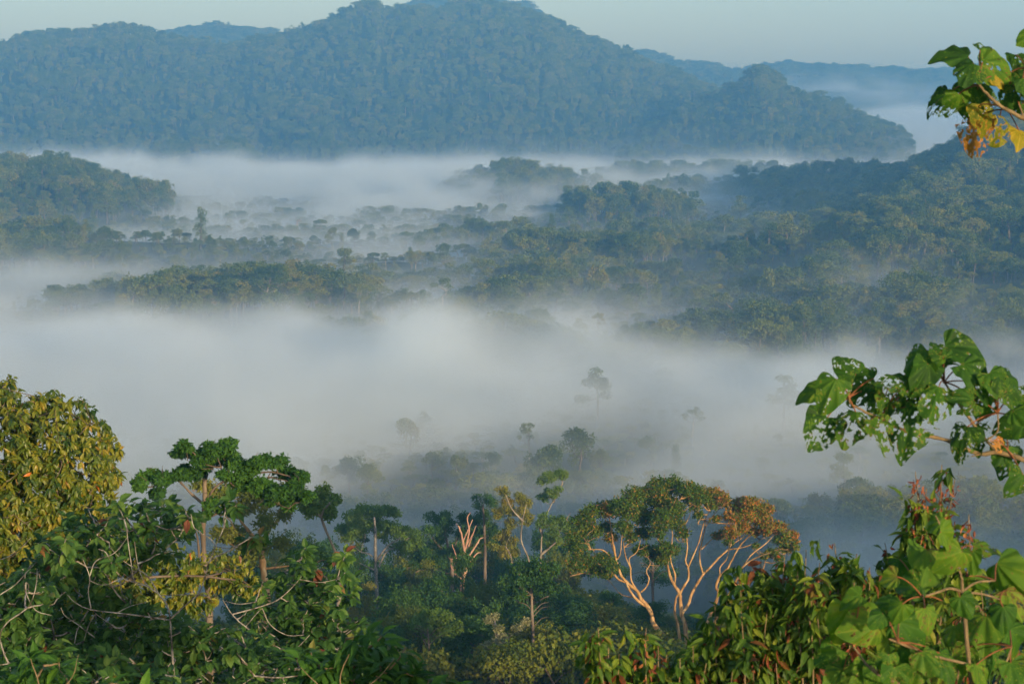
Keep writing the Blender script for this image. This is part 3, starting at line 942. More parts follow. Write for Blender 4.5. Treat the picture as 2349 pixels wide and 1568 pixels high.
F_RHO = [  # thickness, 1/1000 m
    [2, 2, 2, 2, 2.4, 2.6, 2.6], [7, 7, 7, 6.5, 7, 7.5, 7.5], [9.5, 9, 7, 6, 6, 7.5, 8], [12, 11, 8, 6, 6, 7.5, 9], [12, 12, 9, 7, 6, 7, 8], [13, 14, 13, 11, 10, 9, 9],
    [13, 14, 14, 12, 10, 8, 8], [13, 14, 13, 9, 6, 5, 5], [12, 13, 10, 4.5, 3, 3, 3], [11, 9, 4.5, 1.6, 2.2, 2.6, 2], [9, 4, 1.6, 1.2, 1.8, 3.2, 1.2], [8, 2.2, 1.0, 1.0, 1.4, 3.0, 1.0],
    [3, 2.2, 1.6, 1.2, 1.0, 1.2, 1.0], [1.6, 2.4, 2.8, 1.8, .9, .7, 1.0], [1.2, 2.4, 4.0, 2.6, .9, .6, .8], [.8, 3, 8, 4, 2.0, .6, .5], [.8, 4, 11, 5, 3.4, .8, .3], [2, 8, 12, 7, 4, 2, .8],
    [9, 13, 13, 8, 6, 4, 4], [11, 13, 13, 11, 9, 9, 9], [11, 12, 12, 12, 11, 11, 11], [8, 10, 12, 12, 12, 12, 12]]
def table(tab, u, d):
    tab = np.array(tab, float)
    fu, fd = np.interp(u, FU, np.arange(len(FU))), np.interp(d, FD, np.arange(len(FD)))
    i, j = np.minimum(fd.astype(int), len(FD) - 2), np.minimum(fu.astype(int), len(FU) - 2)
    a, b = fd - i, fu - j
    return (tab[i, j] * (1 - a) + tab[i + 1, j] * a) * (1 - b) + (tab[i, j + 1] * (1 - a) + tab[i + 1, j + 1] * a) * b

def near_field(X, Y, Z):
    x, y = X[:, :, 0], Y[:, :, 0]
    wx = x + 70 * (fbm(x / 150, y / 150, seed=31, octaves=3) - .5)
    wy = y + 130 * (fbm(x / 130, y / 150, seed=33, octaves=3) - .5)
    u = 1174.5 + FPX * wx / wy
    top, rho = table(F_TOP, u, wy), table(F_RHO, u, wy) * 1e-3
    shore = np.interp(u, [0, 250, 700, 1174, 1800, 2400], [1180, 1150, 1090, 985, 955, 960])
    bank = sstep(560, 680, y) * sstep(shore + 40, shore - 90, wy)
    belt = sstep(1130, 1250, y) * sstep(1800, 1650, y) * sstep(1600, 1300, u)
    open_ = sstep(shore - 60, shore + 60, wy) * sstep(1150, 1050, wy)
    west = sstep(1250, 1000, u) * sstep(1400, 1500, y) * sstep(2250, 2050, y)
    top = top + 9 * bank + 3 * belt - 5 * open_ - 8 * sstep(shore - 240, shore, wy) * bank + 4 * sstep(2000, 2200, y) * sstep(3000, 2800, y) - 6 * west * sstep(1720, 1600, y)
    rho = rho * (1 + .95 * bank + 1.0 * belt + 1.0 * sstep(1800, 2000, y) + .9 * west) * (1 - .55 * open_)
    far = sstep(1700, 2300, y)
    a = x - .30 * y                                                 # the drift of the air: long combed ridges of fog
    swell = fbm(a / 75, y / 330, seed=35, octaves=4) - .5
    swell2 = fbm((x + .25 * y) / 34, y / 120, seed=36, octaves=3) - .5
    top = top + (50 - 14 * far - 30 * west) * swell + (24 - 12 * west) * swell2
    patch = .6 * fbm(a / 85, y / 300, seed=37, octaves=4) + .4 * fbm((x + .4 * y) / 120, y / 110, seed=38, octaves=3)
    rho = rho * (.10 + 1.75 * sstep(.36, .64, patch) + .14 * bank)
    mid = sstep(560, 620, y) * sstep(800, 740, y) * sstep(500, 800, u)
    rho, top = rho * (1 - .55 * mid), top - 5 * mid
    thin = np.clip(1 - rho / .010, 0, 1)
    soft = 3.0 + 4.0 * thin + 2.5 * far
    body = 1 / (1 + np.exp(np.clip((Z - top[..., None]) / soft[..., None], -30, 30)))
    curl = fbm((X - .30 * Y) / 46 + Z / 30, Y / 120, Z / 12, seed=39, octaves=3)
    wisp = np.clip(1 + 5.5 * (curl - .5) * (0.5 + thin[..., None]), 0, 2.6)
    film = 0.0003 * np.exp(-np.clip(Z - 10, 0, 200) / 22) * sstep(480, 800, Y)
    roll = fbm((x + .3 * y) / 230, y / 85, seed=61, octaves=3) - .5
    g = height(x, y)
    hollow = sstep(.03, -.10, roll) * sstep(1040, 1150, y) * sstep(1950, 1750, y) * sstep(45, 20, g) * (.4 + 1.2 * sstep(.4, .6, fbm(x / 110, y / 90, seed=64, octaves=2)))
    pool = .0058 * hollow[..., None] / (1 + np.exp(np.clip((Z - g[..., None] - 13) / 4.5, -30, 30)))
    foot = sstep(2, 14, g) * sstep(75, 25, g) * sstep(2850, 3000, y) * sstep(.46, .66, fbm(x / 90, y / 130, seed=66, octaves=3))
    pool = pool + .005 * foot[..., None] * np.exp(-np.clip(Z - g[..., None], 0, 300) / 14)
    return rho[..., None] * body * wisp + pool * np.clip(2.2 * curl, 0, 3) + film * np.clip(2.4 * curl - .4, 0, 3)

fog_bank('valley_fog', 'white and blue morning fog lying in banks over the valley', (-1150, 400, -6), (1150, 3400, 84), (250, 250, 31), near_field)

def far_field(X, Y, Z):
    u = 1174.5 + FPX * X / Y
    right = sstep(1700, 2080, u)
    top = 8 + 66 * right * sstep(3500, 4100, Y) + 60 * (fbm(X / 260, Y / 420, seed=41, octaves=4) - .5)
    rho = (.009 + .003 * right)
    f = rho / (1 + np.exp(np.clip((Z - top) / 6, -30, 30)))
    for u0, v0, d0, sx, sy, sz, q in ((650, 345, 3420, 26, 70, 13, .011), (610, 352, 3400, 40, 50, 8, .01), (20, 265, 3600, 42, 120, 14, .004), (60, 275, 3600, 60, 120, 9, .003), (120, 350, 3450, 60, 100, 10, .005),
                                      (1940, 290, 3450, 40, 120, 20, .006), (1900, 325, 3430, 120, 70, 14, .005), (1900, 205, 4900, 100, 140, 20, .003), (2020, 215, 4900, 120, 140, 18, .004)):
        c = world_at(u0, v0, d0)
        w = np.exp(-0.5 * (((X - c[0]) / sx) ** 2 + ((Y - c[1]) / sy) ** 2 + ((Z - c[2]) / sz) ** 2))
        f = f + q * w * sstep(.35, .65, fbm(X / 50, Y / 90, Z / 14, seed=43, octaves=3))
    return f
fog_bank('far_fog', 'white fog filling the far valley beyond the mountain foot', (-1600, 3402, -6), (2300, 5400, 190), (150, 90, 25), far_field)

# ---------------------------------------------------------------- the air
def box_mesh(name, lo, hi):
    B = Build()
    v = [(x, y, z) for x in (lo[0], hi[0]) for y in (lo[1], hi[1]) for z in (lo[2], hi[2])]
    B.add(v, np.array([(0, 1, 3, 2), (4, 6, 7, 5), (0, 4, 5, 1), (2, 3, 7, 6), (0, 2, 6, 4), (1, 5, 7, 3)]))
    m, t, out = new_mat(name)
    pv = t.nodes.new('ShaderNodeVolumePrincipled')
    t.links.new(pv.outputs[0], out.inputs['Volume'])
    pv.inputs['Density'].default_value = 1 / 4200
    pv.inputs['Color'].default_value = (.15, .445, .87, 1)
    return stuff(B.build(name, m), 'pale blue morning haze in the air of the whole valley', 'haze')
box_mesh('haze', (-4700, -2600, -12), (4700, 6500, 385))

# ---------------------------------------------------------------- the trees and plants close by, limb by limb
def smooth_line(p, k=5):
    p = np.asarray(p, float)
    if len(p) < 3:
        return np.stack([p[0] + (p[-1] - p[0]) * s for s in np.linspace(0, 1, k + 1)])
    q = np.vstack([2 * p[0] - p[1], p, 2 * p[-1] - p[-2]])
    out = []
    for i in range(1, len(q) - 2):
        for s in np.arange(k) / k:
            out.append(0.5 * (2 * q[i] + (q[i + 1] - q[i - 1]) * s + (2 * q[i - 1] - 5 * q[i] + 4 * q[i + 1] - q[i + 2]) * s * s + (3 * q[i] - q[i - 1] - 3 * q[i + 1] + q[i + 2]) * s ** 3))
    return np.vstack([out, p[-1:]])

class Traced:
    """limbs drawn in a local frame of the picture, set at depth D with real thickness and depth of their own"""
    def __init__(self, mp, D, seed, wander=0.25):
        self.mp, self.D, self.rng, self.wander = mp, D, np.random.default_rng(seed), wander
        self.B, self.nodes, self.k = Build(), np.zeros((0, 3)), mp[2] * D / FPX      # k: metres per drawn unit
    def at(self, x, y, dd=0):
        ox, oy, f = self.mp
        return world_at(ox + np.asarray(x, float) * f, oy + np.asarray(y, float) * f, self.D + dd)
    def limb(self, pts, r0, r1, free=False, sides=8, lean=None):
        pts = np.asarray(pts, float)
        L = np.hypot(*np.diff(pts, axis=0).T).sum() * self.k
        dd = np.zeros(len(pts))
        s = np.linspace(0, 1, len(pts))
        start = 0
        w = self.at(*pts[0])
        if not free and len(self.nodes):
            un, vn, dn = to_picture(self.nodes)
            u0, v0, _ = to_picture(w)
            start = dn[np.argmin(np.hypot(un - u0, vn - v0))] - self.D
        lean = self.rng.normal(0, self.wander) if lean is None else lean
        dd = start + lean * L * s + self.rng.normal(0, .02, len(pts)) * L * s
        p = smooth_line(self.at(pts[:, 0], pts[:, 1], dd), 5)
        p = p + self.rng.normal(0, .12, p.shape) * r0 * self.k * np.linspace(0, 1, len(p))[:, None]
        r = np.linspace(1, 0, len(p)) ** .8 * (r0 - r1) * self.k + r1 * self.k
        r = r * (1 + .10 * self.rng.normal(0, 1, len(r)))
        self.B.tube(p, r, sides)
        self.nodes = np.vstack([self.nodes, p])
        return p
    def root(self, x, y, r, gx=None):
        """carry the trunk on down to the ground"""
        un, vn, dn = to_picture(self.nodes)
        ox, oy, f = self.mp
        i = np.argmin(np.hypot(un - ox - x * f, vn - oy - y * f))
        a = self.nodes[i]
        g = np.array([a[0] if gx is None else gx, a[1] + .3, 0])
        g[2] = float(height(g[0], g[1])) - .3
        if g[2] > a[2]:
            g = a - np.array([0, 0, 2.0])
        p = smooth_line([a, a * .6 + g * .4 + np.array([0, 0, 0]), g], 5)
        self.B.tube(p, np.linspace(r, r * 1.5, len(p)) * self.k, 8)
        return g
    def twigs(self, tips, r0, r1, sag=.12, reach=None):
        N = self.nodes[::2] if len(self.nodes) > 300 else self.nodes
        extra = []
        for t in tips:
            P = np.vstack([N] + extra) if extra else N
            d = np.linalg.norm(P - t, axis=1)
            d2 = d * (1 + 1.2 * np.clip((P[:, 2] - t[2]) / (d + 1e-6) + .2, 0, 2))
            i = int(np.argmin(d2))
            if d[i] < 1e-3 or (reach and d[i] > reach):
                continue
            a, L = P[i], d[i]
            c = (a + t) / 2 + np.array([0, 0, -sag * L]) + self.rng.normal(0, .07, 3) * L
            s = np.linspace(0, 1, 6)[:, None]
            q = (1 - s) ** 2 * a + 2 * s * (1 - s) * c + s * s * t
            q[1:-1] += self.rng.normal(0, .02, (4, 3)) * L
            self.B.tube(q, np.linspace(r0, r1, 6), 4)
            extra.append(q[2:])
    def clumps(self, lst, depth=1.0, flat=.75, tone=None):
        out = []
        for i, c in enumerate(lst):
            dd = self.rng.normal(0, depth)
            out.append((self.at(c[0], c[1], dd), c[2] * self.k, c[2] * self.k * flat, tone(c) if tone else self.rng.uniform(.25, .75)))
        return out

def finish(T, name, label, cat, bark, group=None, trunk_name='trunk', base=None):
    base = T.nodes[np.argmin(T.nodes[:, 2])] if base is None else base
    e = empty(name, base, label, cat, group)
    def child(B, nm, mat, smooth=False, label=None):
        B.v = [v - np.asarray(base) for v in B.v]
        o = B.build(nm, mat, e, smooth=smooth)
        if label:
            o['label'] = label
        return o
    child(T.B, trunk_name, bark, True)
    return e, child

# --- the tree with peeling orange bark
G = Traced((1303, 1092, .22656), 220, 71, .22)
for pts, a, b in [
    ([(1150, 1900), (1040, 1700), (870, 1498), (850, 1400), (800, 1310), (740, 1240), (700, 1160), (600, 1080), (530, 980), (490, 850), (460, 700), (440, 560), (420, 420)], 33, 6),
    ([(780, 1310), (700, 1250), (650, 1190), (620, 1140), (590, 1075)], 19, 12), ([(600, 1080), (510, 1040), (430, 960), (330, 990), (150, 980), (20, 1010)], 13, 4),
    ([(530, 980), (480, 880), (360, 750), (200, 740)], 12, 4), ([(700, 1160), (640, 1050), (630, 930), (580, 800), (560, 660)], 13, 4), ([(640, 940), (620, 830), (700, 760), (740, 620)], 8, 3),
    ([(740, 1170), (790, 1120), (820, 1040), (795, 960), (835, 880)], 11, 5), ([(490, 850), (530, 780), (540, 660), (560, 500)], 9, 3), ([(430, 960), (360, 900), (300, 820), (240, 720)], 7, 3),
    ([(1200, 1900), (1200, 1700), (1185, 1498), (1150, 1400), (1140, 1300), (1130, 1190), (1070, 1090), (1030, 1000), (1010, 900), (1000, 820), (960, 700), (900, 620), (860, 500)], 30, 5),
    ([(1150, 1800), (1110, 1498), (1080, 1380), (1090, 1250), (1120, 1180)], 20, 14),
    ([(1130, 1190), (1180, 1100), (1220, 1030), (1215, 920), (1190, 850), (1210, 700), (1180, 500), (1180, 380)], 16, 4),
    ([(1215, 920), (1260, 820), (1320, 680), (1350, 570), (1390, 430), (1440, 330)], 12, 4), ([(1080, 1080), (1085, 1000), (1040, 850), (1050, 700), (1060, 580)], 13, 4),
    ([(1150, 1390), (1220, 1290), (1250, 1190), (1300, 1100), (1370, 990), (1440, 920), (1520, 830), (1620, 740), (1720, 650), (1800, 600)], 21, 5),
    ([(1370, 990), (1340, 890), (1330, 770), (1350, 690), (1380, 560), (1390, 500), (1400, 400)], 12, 4), ([(1350, 740), (1420, 670), (1500, 590), (1560, 510)], 8, 3),
    ([(1620, 740), (1760, 720), (1900, 670), (2000, 590)], 9, 3), ([(1350, 1900), (1370, 1640), (1430, 1430), (1480, 1320), (1520, 1180), (1500, 1110), (1540, 1010), (1620, 920), (1690, 790), (1760, 680), (1880, 560)], 25, 5),
    ([(1540, 1010), (1540, 920), (1610, 830), (1630, 735)], 9, 5), ([(1380, 1900), (1430, 1600), (1560, 1320), (1690, 1080), (1750, 940), (1850, 850), (1960, 800), (2050, 770)], 20, 4),
    ([(1750, 940), (1850, 800), (2000, 680), (2080, 600)], 10, 3), ([(1680, 1100), (1790, 1080), (1830, 1020), (1900, 985), (1990, 975)], 10, 5), ([(1390, 520), (1450, 420), (1530, 330)], 6, 3),
    ([(1060, 600), (1040, 480), (1000, 380)], 6, 3), ([(1180, 500), (1230, 400), (1260, 260)], 5, 2)]:
    G.limb(pts, a * .82, b * .75)
GC = [(120, 470, 110), (60, 600, 90), (200, 400, 110), (330, 330, 110), (420, 340, 90), (80, 720, 90), (230, 560, 100), (150, 850, 110), (330, 850, 110), (420, 930, 80), (300, 960, 80), (60, 900, 70), (400, 1000, 50),
      (520, 280, 100), (640, 220, 100), (720, 180, 80), (600, 380, 110), (700, 330, 100), (760, 440, 90), (560, 520, 80), (640, 620, 70), (760, 560, 80), (440, 620, 70), (380, 500, 70),
      (850, 150, 100), (950, 100, 110), (1060, 90, 100), (900, 260, 110), (1000, 230, 120), (1060, 350, 100), (950, 420, 110), (1080, 480, 75), (850, 400, 90), (900, 560, 80), (1000, 740, 80), (880, 780, 80),
      (780, 750, 70), (950, 840, 70), (1080, 750, 45), (700, 740, 50), (1180, 130, 90), (1270, 130, 80), (1330, 220, 80), (1200, 230, 75), (1160, 590, 70), (1290, 300, 55), (1320, 390, 55),
      (1430, 180, 90), (1550, 200, 80), (1440, 280, 70), (1600, 260, 70), (1500, 430, 45), (1700, 350, 90), (1780, 270, 80), (1870, 270, 90), (1960, 330, 90), (1830, 400, 100), (1680, 430, 80), (1950, 450, 100),
      (2030, 520, 80), (1760, 520, 100), (1880, 560, 70), (1650, 570, 80), (1540, 590, 65), (1620, 660, 50), (2120, 520, 80), (2180, 630, 80), (2250, 600, 70), (2280, 700, 60), (2200, 740, 65), (2080, 770, 60),
      (2000, 800, 45), (2130, 820, 45), (1900, 710, 35)]
gcl = G.clumps(GC, 1.5, .72, lambda c: .30 + .36 * sstep(1250, 1650, c[0]) * (c[1] < 620) + .16 * sstep(1700, 2100, c[0]) * (c[1] >= 560) + (.22 if (380 < c[0] < 460 and c[1] < 700) else 0))
G.twigs([np.array(c[0]) - np.array([0, 0, .4]) for c in gcl], .085, .03)
G.twigs([np.array(c[0]) + G.rng.normal(0, .6, 3) * c[1] for c in gcl for _ in range(9)], .04, .012, .05)
G.root(1150, 1890, 40, 18.0)
e, child = finish(G, 'tree', 'spreading tree with orange peeling bark, forking bare limbs and red flushed leaves', 'tree', M['orange'])
B = Build()
gcl = [(c[0], c[1] * 1.08, c[2] * 1.1, c[3]) for c in gcl]
gcl = [(c[0], c[1] * .9, c[2] * .8, c[3]) for c in gcl] + split(gcl, G.rng, 4, .60)
tufts(B, gcl, 80000, .27, G.rng, CARD, .2, .2, .6, lambda w, n: np.clip(np.array([c[3] for c in gcl])[w] + G.rng.normal(0, .20, n) + .25 * (G.rng.random(n) < .06), 0, 1),   .65, spread=.75)
child(B, 'crown', M['golden'])

# --- other trees of the middle distance, each with its own limbs and clumps
def traced_tree(mp, D, seed, limbs, clumps, label, bark, leaf, n, size, depth=.8, flat=.7, root=None, name='tree', shape=CARD, twig=.04, ratio=.6, subtw=4):
    T = Traced(mp, D, seed)
    for pts, a, b in limbs:
        T.limb(pts, a, b)
    cl = T.clumps(clumps, depth, flat)
    if cl:
        T.twigs([np.array(c[0]) - np.array([0, 0, c[2] * .4]) for c in cl], twig, twig * .4)
        T.twigs([np.array(c[0]) + T.rng.normal(0, .55, 3) * c[1] for c in cl for _ in range(subtw)], twig * .45, twig * .18, .05)
    if root:
        T.root(*root)
    e, child = finish(T, name, label, 'tree', M[bark])
    if cl:
        B = Build()
        tufts(B, split(cl, T.rng, 4, .6), n, size, T.rng, shape, .25, .3, ratio, None, .45, spread=.6)
        child(B, 'crown', M[leaf])

Z1, Z2 = (0, 826, .4734), (734, 826, .4734)
traced_tree(Z1, 150, 82, [([(1290, 1130), (1275, 1000), (1270, 900), (1300, 820)], 18, 11), ([(1270, 900), (1200, 820), (1160, 760), (1150, 700)], 9, 4), ([(1275, 1010), (1360, 1000), (1440, 990)], 6, 3), ([(1290, 830), (1360, 760), (1400, 700), (1440, 650)], 7, 3)],
            [(1180, 640, 75), (1100, 650, 60), (1250, 690, 80), (1320, 650, 70), (1170, 740, 70), (1280, 770, 70), (1150, 880, 80), (1230, 900, 75), (1090, 840, 55), (1340, 880, 55), (1060, 980, 70), (1180, 950, 65), (1380, 740, 50), (980, 620, 60)],
            'mossy-trunked olive tree half hidden behind the tiered dark green tree', 'orange', 'canopy', 9000, .28, 1.2, root=(1290, 1130, 20))
traced_tree(Z1, 150, 83, [([(1640, 960), (1570, 800), (1560, 740), (1600, 690)], 7, 4), ([(1560, 760), (1500, 720)], 6, 3)],
            [(1500, 660, 50), (1560, 640, 50), (1610, 680, 45), (1530, 720, 55), (1600, 740, 45), (1480, 700, 40), (1450, 660, 30)],
            'sunlit yellow-green crown above the white-trunked tree', 'pale', 'bright', 4200, .26, .8, root=(1640, 960, 11))
traced_tree(Z1, 80, 81, [([(1015, 1240), (1010, 1140), (992, 1000), (985, 850), (990, 700), (995, 560), (1000, 480)], 17, 8), ([(990, 700), (920, 640), (860, 580), (780, 570)], 7, 3), ([(992, 690), (1060, 600), (1180, 560), (1300, 540), (1400, 560)], 7, 3),
            ([(990, 770), (1060, 740), (1110, 770), (1140, 820)], 4, 2), ([(1180, 600), (1280, 580), (1310, 545)], 4, 2), ([(965, 1000), (960, 880), (940, 800)], 7, 3)],
            [(1050, 430, 75), (980, 480, 70), (910, 410, 45), (880, 440, 45), (1090, 400, 40), (870, 540, 75), (790, 580, 60), (720, 560, 55), (680, 600, 45), (760, 640, 50), (930, 540, 60), (1010, 510, 65), (1100, 480, 65), (1180, 520, 75), (1270, 490, 60),
             (1340, 490, 50), (1400, 560, 70), (1460, 590, 60), (1380, 630, 75), (1280, 610, 70), (1180, 600, 60), (1310, 680, 55), (1400, 690, 50), (1020, 690, 40), (1000, 750, 35), (1480, 660, 40), (1090, 560, 45)],
            'dark green tiered tree with tall pale trunk beside the golden leafy tree', 'bark', 'fresh', 38000, .15, .6, .5, root=(1015, 1240, 17), shape=LANCE, ratio=.5)
traced_tree(Z2, 285, 84, [([(282, 1250), (275, 1120), (270, 1000), (268, 900), (268, 830), (262, 760)], 9, 5), ([(275, 970), (310, 920), (345, 885), (390, 860)], 6, 3), ([(272, 1020), (230, 1000), (190, 980)], 5, 2), ([(274, 960), (230, 935), (200, 930)], 4, 2),
            ([(275, 1100), (240, 1095), (220, 1085)], 4, 2), ([(285, 1000), (320, 930), (370, 900), (430, 860)], 5, 2)],
            [(220, 730, 55), (290, 730, 55), (345, 740, 45), (180, 790, 60), (250, 800, 65), (330, 805, 55), (395, 830, 55), (445, 860, 50), (200, 850, 45), (150, 770, 40), (470, 900, 40), (410, 900, 45), (150, 860, 40), (120, 820, 40), (300, 860, 30)],
            'white-trunked tree with drooping green crown between the mist and dark slope', 'white', 'bright', 14000, .34, 1.6, root=(282, 1250, 13))
traced_tree(Z2, 330, 85, [([(640, 1080), (640, 1000), (620, 900), (600, 830)], 10, 4), ([(640, 1000), (720, 900), (780, 850)], 6, 3), ([(630, 960), (560, 880), (530, 830)], 5, 2), ([(640, 980), (660, 880), (690, 800)], 5, 2)],
            [(560, 775, 50), (620, 770, 55), (690, 775, 55), (750, 795, 55), (820, 820, 50), (515, 815, 40), (600, 830, 50), (690, 850, 55), (780, 880, 60), (850, 870, 45), (660, 920, 50), (560, 880, 45), (500, 920, 50), (560, 960, 60), (470, 960, 50), (720, 940, 40)],
            'broad dark blue-green dome of fine twigs behind the dead tree', 'bark', 'dark', 13000, .36, 2, root=(640, 1080, 10))
traced_tree(Z2, 310, 86, [([(1040, 1100), (1010, 960), (975, 870), (985, 760), (1000, 700)], 4.5, 2.2), ([(960, 1010), (930, 980), (925, 950), (900, 900)], 6, 3), ([(985, 780), (930, 720), (900, 650)], 5, 2)],
            [(880, 625, 30), (895, 645, 25), (885, 690, 40), (910, 730, 45), (980, 690, 42), (990, 740, 40), (930, 790, 40), (1000, 780, 30), (860, 740, 32), (900, 850, 45), (880, 930, 42), (950, 930, 35), (840, 900, 30), (920, 880, 35), (965, 660, 30)],
            'slim leaning tree with olive leaf puffs beside the taller twin', 'pale', 'canopy', 10000, .3, 1, root=(1040, 1100, 11))
traced_tree(Z2, 315, 87, [([(1060, 1100), (1070, 950), (1075, 850), (1090, 770), (1130, 680)], 4.5, 2.2), ([(1072, 940), (1110, 910), (1150, 870), (1160, 820)], 6, 3), ([(1130, 690), (1170, 610), (1180, 560)], 4, 2), ([(1076, 850), (1062, 800)], 5, 4)],
            [(1160, 555, 32), (1110, 560, 38), (1080, 580, 25), (1140, 635, 38), (1080, 670, 30), (1110, 650, 35), (1150, 770, 45), (1190, 800, 40), (1100, 800, 40), (1140, 850, 42), (1080, 750, 28), (1130, 880, 35), (1180, 560, 22)],
            'tallest slim tree with sunlit leaf puffs reaching above the mist', 'pale', 'bright', 9500, .3, 1, root=(1060, 1100, 11))
traced_tree(Z2, 325, 88, [([(800, 1000), (800, 900), (795, 800), (790, 700)], 8, 4)], [(800, 670, 45), (765, 665, 28), (770, 705, 32), (830, 690, 34), (790, 740, 40), (850, 750, 40), (815, 775, 40), (830, 820, 50)],
            'small dark knobbly crown just left of the slim twin trees', 'bark', 'dark', 3800, .26, .8, root=(800, 1000, 8))
traced_tree(Z2, 300, 89, [([(690, 1250), (690, 1080), (710, 1000), (700, 930), (690, 860), (670, 800)], 10.5, 3.0), ([(700, 930), (722, 830), (714, 765), (730, 735)], 5.6, 1.8), ([(708, 970), (760, 890), (775, 865), (792, 858)], 5.0, 1.8), ([(720, 900), (745, 830), (756, 800)], 3.7, 1.2),
            ([(696, 870), (740, 770)], 3.7, 1.8), ([(690, 1060), (655, 1030), (662, 960), (640, 890)], 5.0, 1.8), ([(705, 1010), (755, 940), (782, 930)], 4.3, 1.2), ([(706, 900), (735, 850), (752, 815)], 3.1, 1.2), ([(688, 840), (660, 790)], 2.5, 1.2), ([(640, 960), (636, 1000), (655, 1030)], 3.1, 1.8)],
            [], 'bare dead tree with pinkish weathered limbs standing over the dark slope', 'dead', 'dark', 0, .2, root=(690, 1250, 18), name='dead_tree')
traced_tree((0, 0, 1), 200, 90, [([(1130, 1640), (1135, 1520), (1140, 1460), (1135, 1420)], 5, 2)], [(1125, 1415, 14), (1135, 1440, 18), (1150, 1465, 20), (1130, 1480, 18), (1160, 1500, 22), (1140, 1520, 18), (1175, 1530, 16), (1190, 1440, 16), (1205, 1425, 12)],
            'pale cream-flowered tree low on the dark slope', 'pale', 'cream', 3000, .26, .6, root=(1130, 1640, 5))
for k, (u, v0, v1, w, D) in enumerate([(1224, 1330, 1600, 4.5, 200), (712, 1300, 1420, 5, 160), (985, 1440, 1560, 3, 205), (1500, 1290, 1420, 4, 330)]):
    T = Traced((0, 0, 1), D, 300 + k)
    rr = T.rng
    T.limb([(u + 3, v1 + 60), (u, v1), (u + rr.normal(0, 4), (v0 + v1) / 2), (u + rr.normal(0, 6), v0)], w, w * .6)
    for j in range(7):
        y = v0 + (v1 - v0) * rr.uniform(0, .4)
        sgn = 1 if j % 2 else -1
        T.limb([(u, y), (u + sgn * 18, y - 18), (u + sgn * 34, y - 22)], w * .28, w * .1)
    cl = T.clumps([(u + rr.normal(0, 26), v0 - 5 + rr.uniform(-34, 50), rr.uniform(15, 24)) for _ in range(18)], .9, .7)
    T.twigs([np.array(c[0]) for c in cl], .05, .02)
    T.root(u, v1 + 60, w)
    e, child = finish(T, 'tree', ['straight slender trunk carrying a thin dark crown in the centre of the dark slope', 'twin-limbed grey trunk beneath the mossy olive tree',
                                  'thin sapling with yellowish tufts low on the dark slope', 'thin dark tree glimpsed through the fork of the orange-barked tree'][k], 'tree', M['bark'])
    B = Build()
    tufts(B, cl, 4500, .3, rr, CARD, .3, .2, .65, None, .4, spread=.5)
    child(B, 'crown', M['dark' if k != 2 else 'bright'])

# --- leaf whorls for the closest plants
def whorls(B, tips, out, per, L, ratio, rng, shape=LEAF, droop=.5, spread=.9, tone=None, mat=0, gap=.05):
    tips, out = np.asarray(tips, float), np.asarray(out, float)
    n = len(tips)
    w = np.repeat(np.arange(n), per)
    a = rng.uniform(0, 6.28, n * per)
    o = out[w] / (np.linalg.norm(out[w], axis=1, keepdims=True) + 1e-9)
    s1 = np.cross(o, np.array([.3, .2, .9]))
    s1 /= np.linalg.norm(s1, axis=1, keepdims=True) + 1e-9
    s2 = np.cross(o, s1)
    side = np.cos(a)[:, None] * s1 + np.sin(a)[:, None] * s2
    d = o * rng.uniform(.1, .9, (n * per, 1)) + side * spread + np.array([0, 0, -1]) * droop * rng.uniform(.5, 1.6, (n * per, 1))
    nrm = o * .5 + np.array([0, -.25, .8]) + rng.normal(0, .3, (n * per, 3))
    pos = tips[w] + side * .012 - o * gap * rng.uniform(0, 1, (n * per, 1)) * 2
    tn = rng.uniform(.15, .8, n)[w] if tone is None else np.asarray(tone)[w]
    ll = L * rng.uniform(.7, 1.2, n * per)
    B.leaves(pos, d, nrm, ll, ll * ratio * rng.uniform(.85, 1.15, n * per), shape, np.clip(tn + rng.normal(0, .14, n * per), 0, 1), mat)

def inside(poly, u, v):
    p = np.asarray(poly, float)
    q = np.roll(p, -1, 0)
    c = np.zeros(len(u), bool)
    for (x0, y0), (x1, y1) in zip(p, q):
        c ^= ((y0 > v) != (y1 > v)) & (u < (x1 - x0) * (v - y0) / (y1 - y0 + 1e-9) + x0)
    return c

def sample_poly(poly, n, rng):
    p = np.asarray(poly, float)
    lo, hi = p.min(0), p.max(0)
    out = np.zeros((0, 2))
    while len(out) < n:
        q = rng.uniform(lo, hi, (n * 2, 2))
        out = np.vstack([out, q[inside(poly, q[:, 0], q[:, 1])]])
    return out[:n]

# the big golden-green tree at the picture's edge
T = Traced((0, 0, 1), 40, 120, .1)
LB = [(-40, 930, 65), (15, 890, 32), (20, 930, 40), (70, 960, 55), (110, 930, 42), (170, 960, 48), (210, 1000, 50), (248, 1030, 36), (252, 1090, 36), (100, 1020, 90), (20, 1050, 95), (175, 1080, 85), (90, 1140, 105), (-40, 1150, 110), (218, 1140, 52), (40, 1240, 105),
      (155, 1210, 90), (245, 1200, 42), (-20, 1300, 90), (110, 1310, 90), (220, 1290, 70), (320, 1270, 55), (420, 1300, 55), (520, 1310, 48), (570, 1340, 40), (340, 1350, 70), (450, 1360, 60), (30, 1400, 80), (-120, 1050, 110), (-140, 1250, 120), (130, 1420, 80), (260, 1400, 70)]
T.limb([(-60, 1900), (-50, 1600), (-40, 1420), (-20, 1250), (20, 1120), (60, 1020)], 20, 5)
T.limb([(-40, 1420), (60, 1330), (140, 1230), (200, 1130)], 11, 3)
T.limb([(-20, 1250), (-70, 1120), (-60, 1000)], 9, 3)
T.limb([(20, 1400), (150, 1380), (300, 1330), (430, 1320), (540, 1330)], 4, 2)
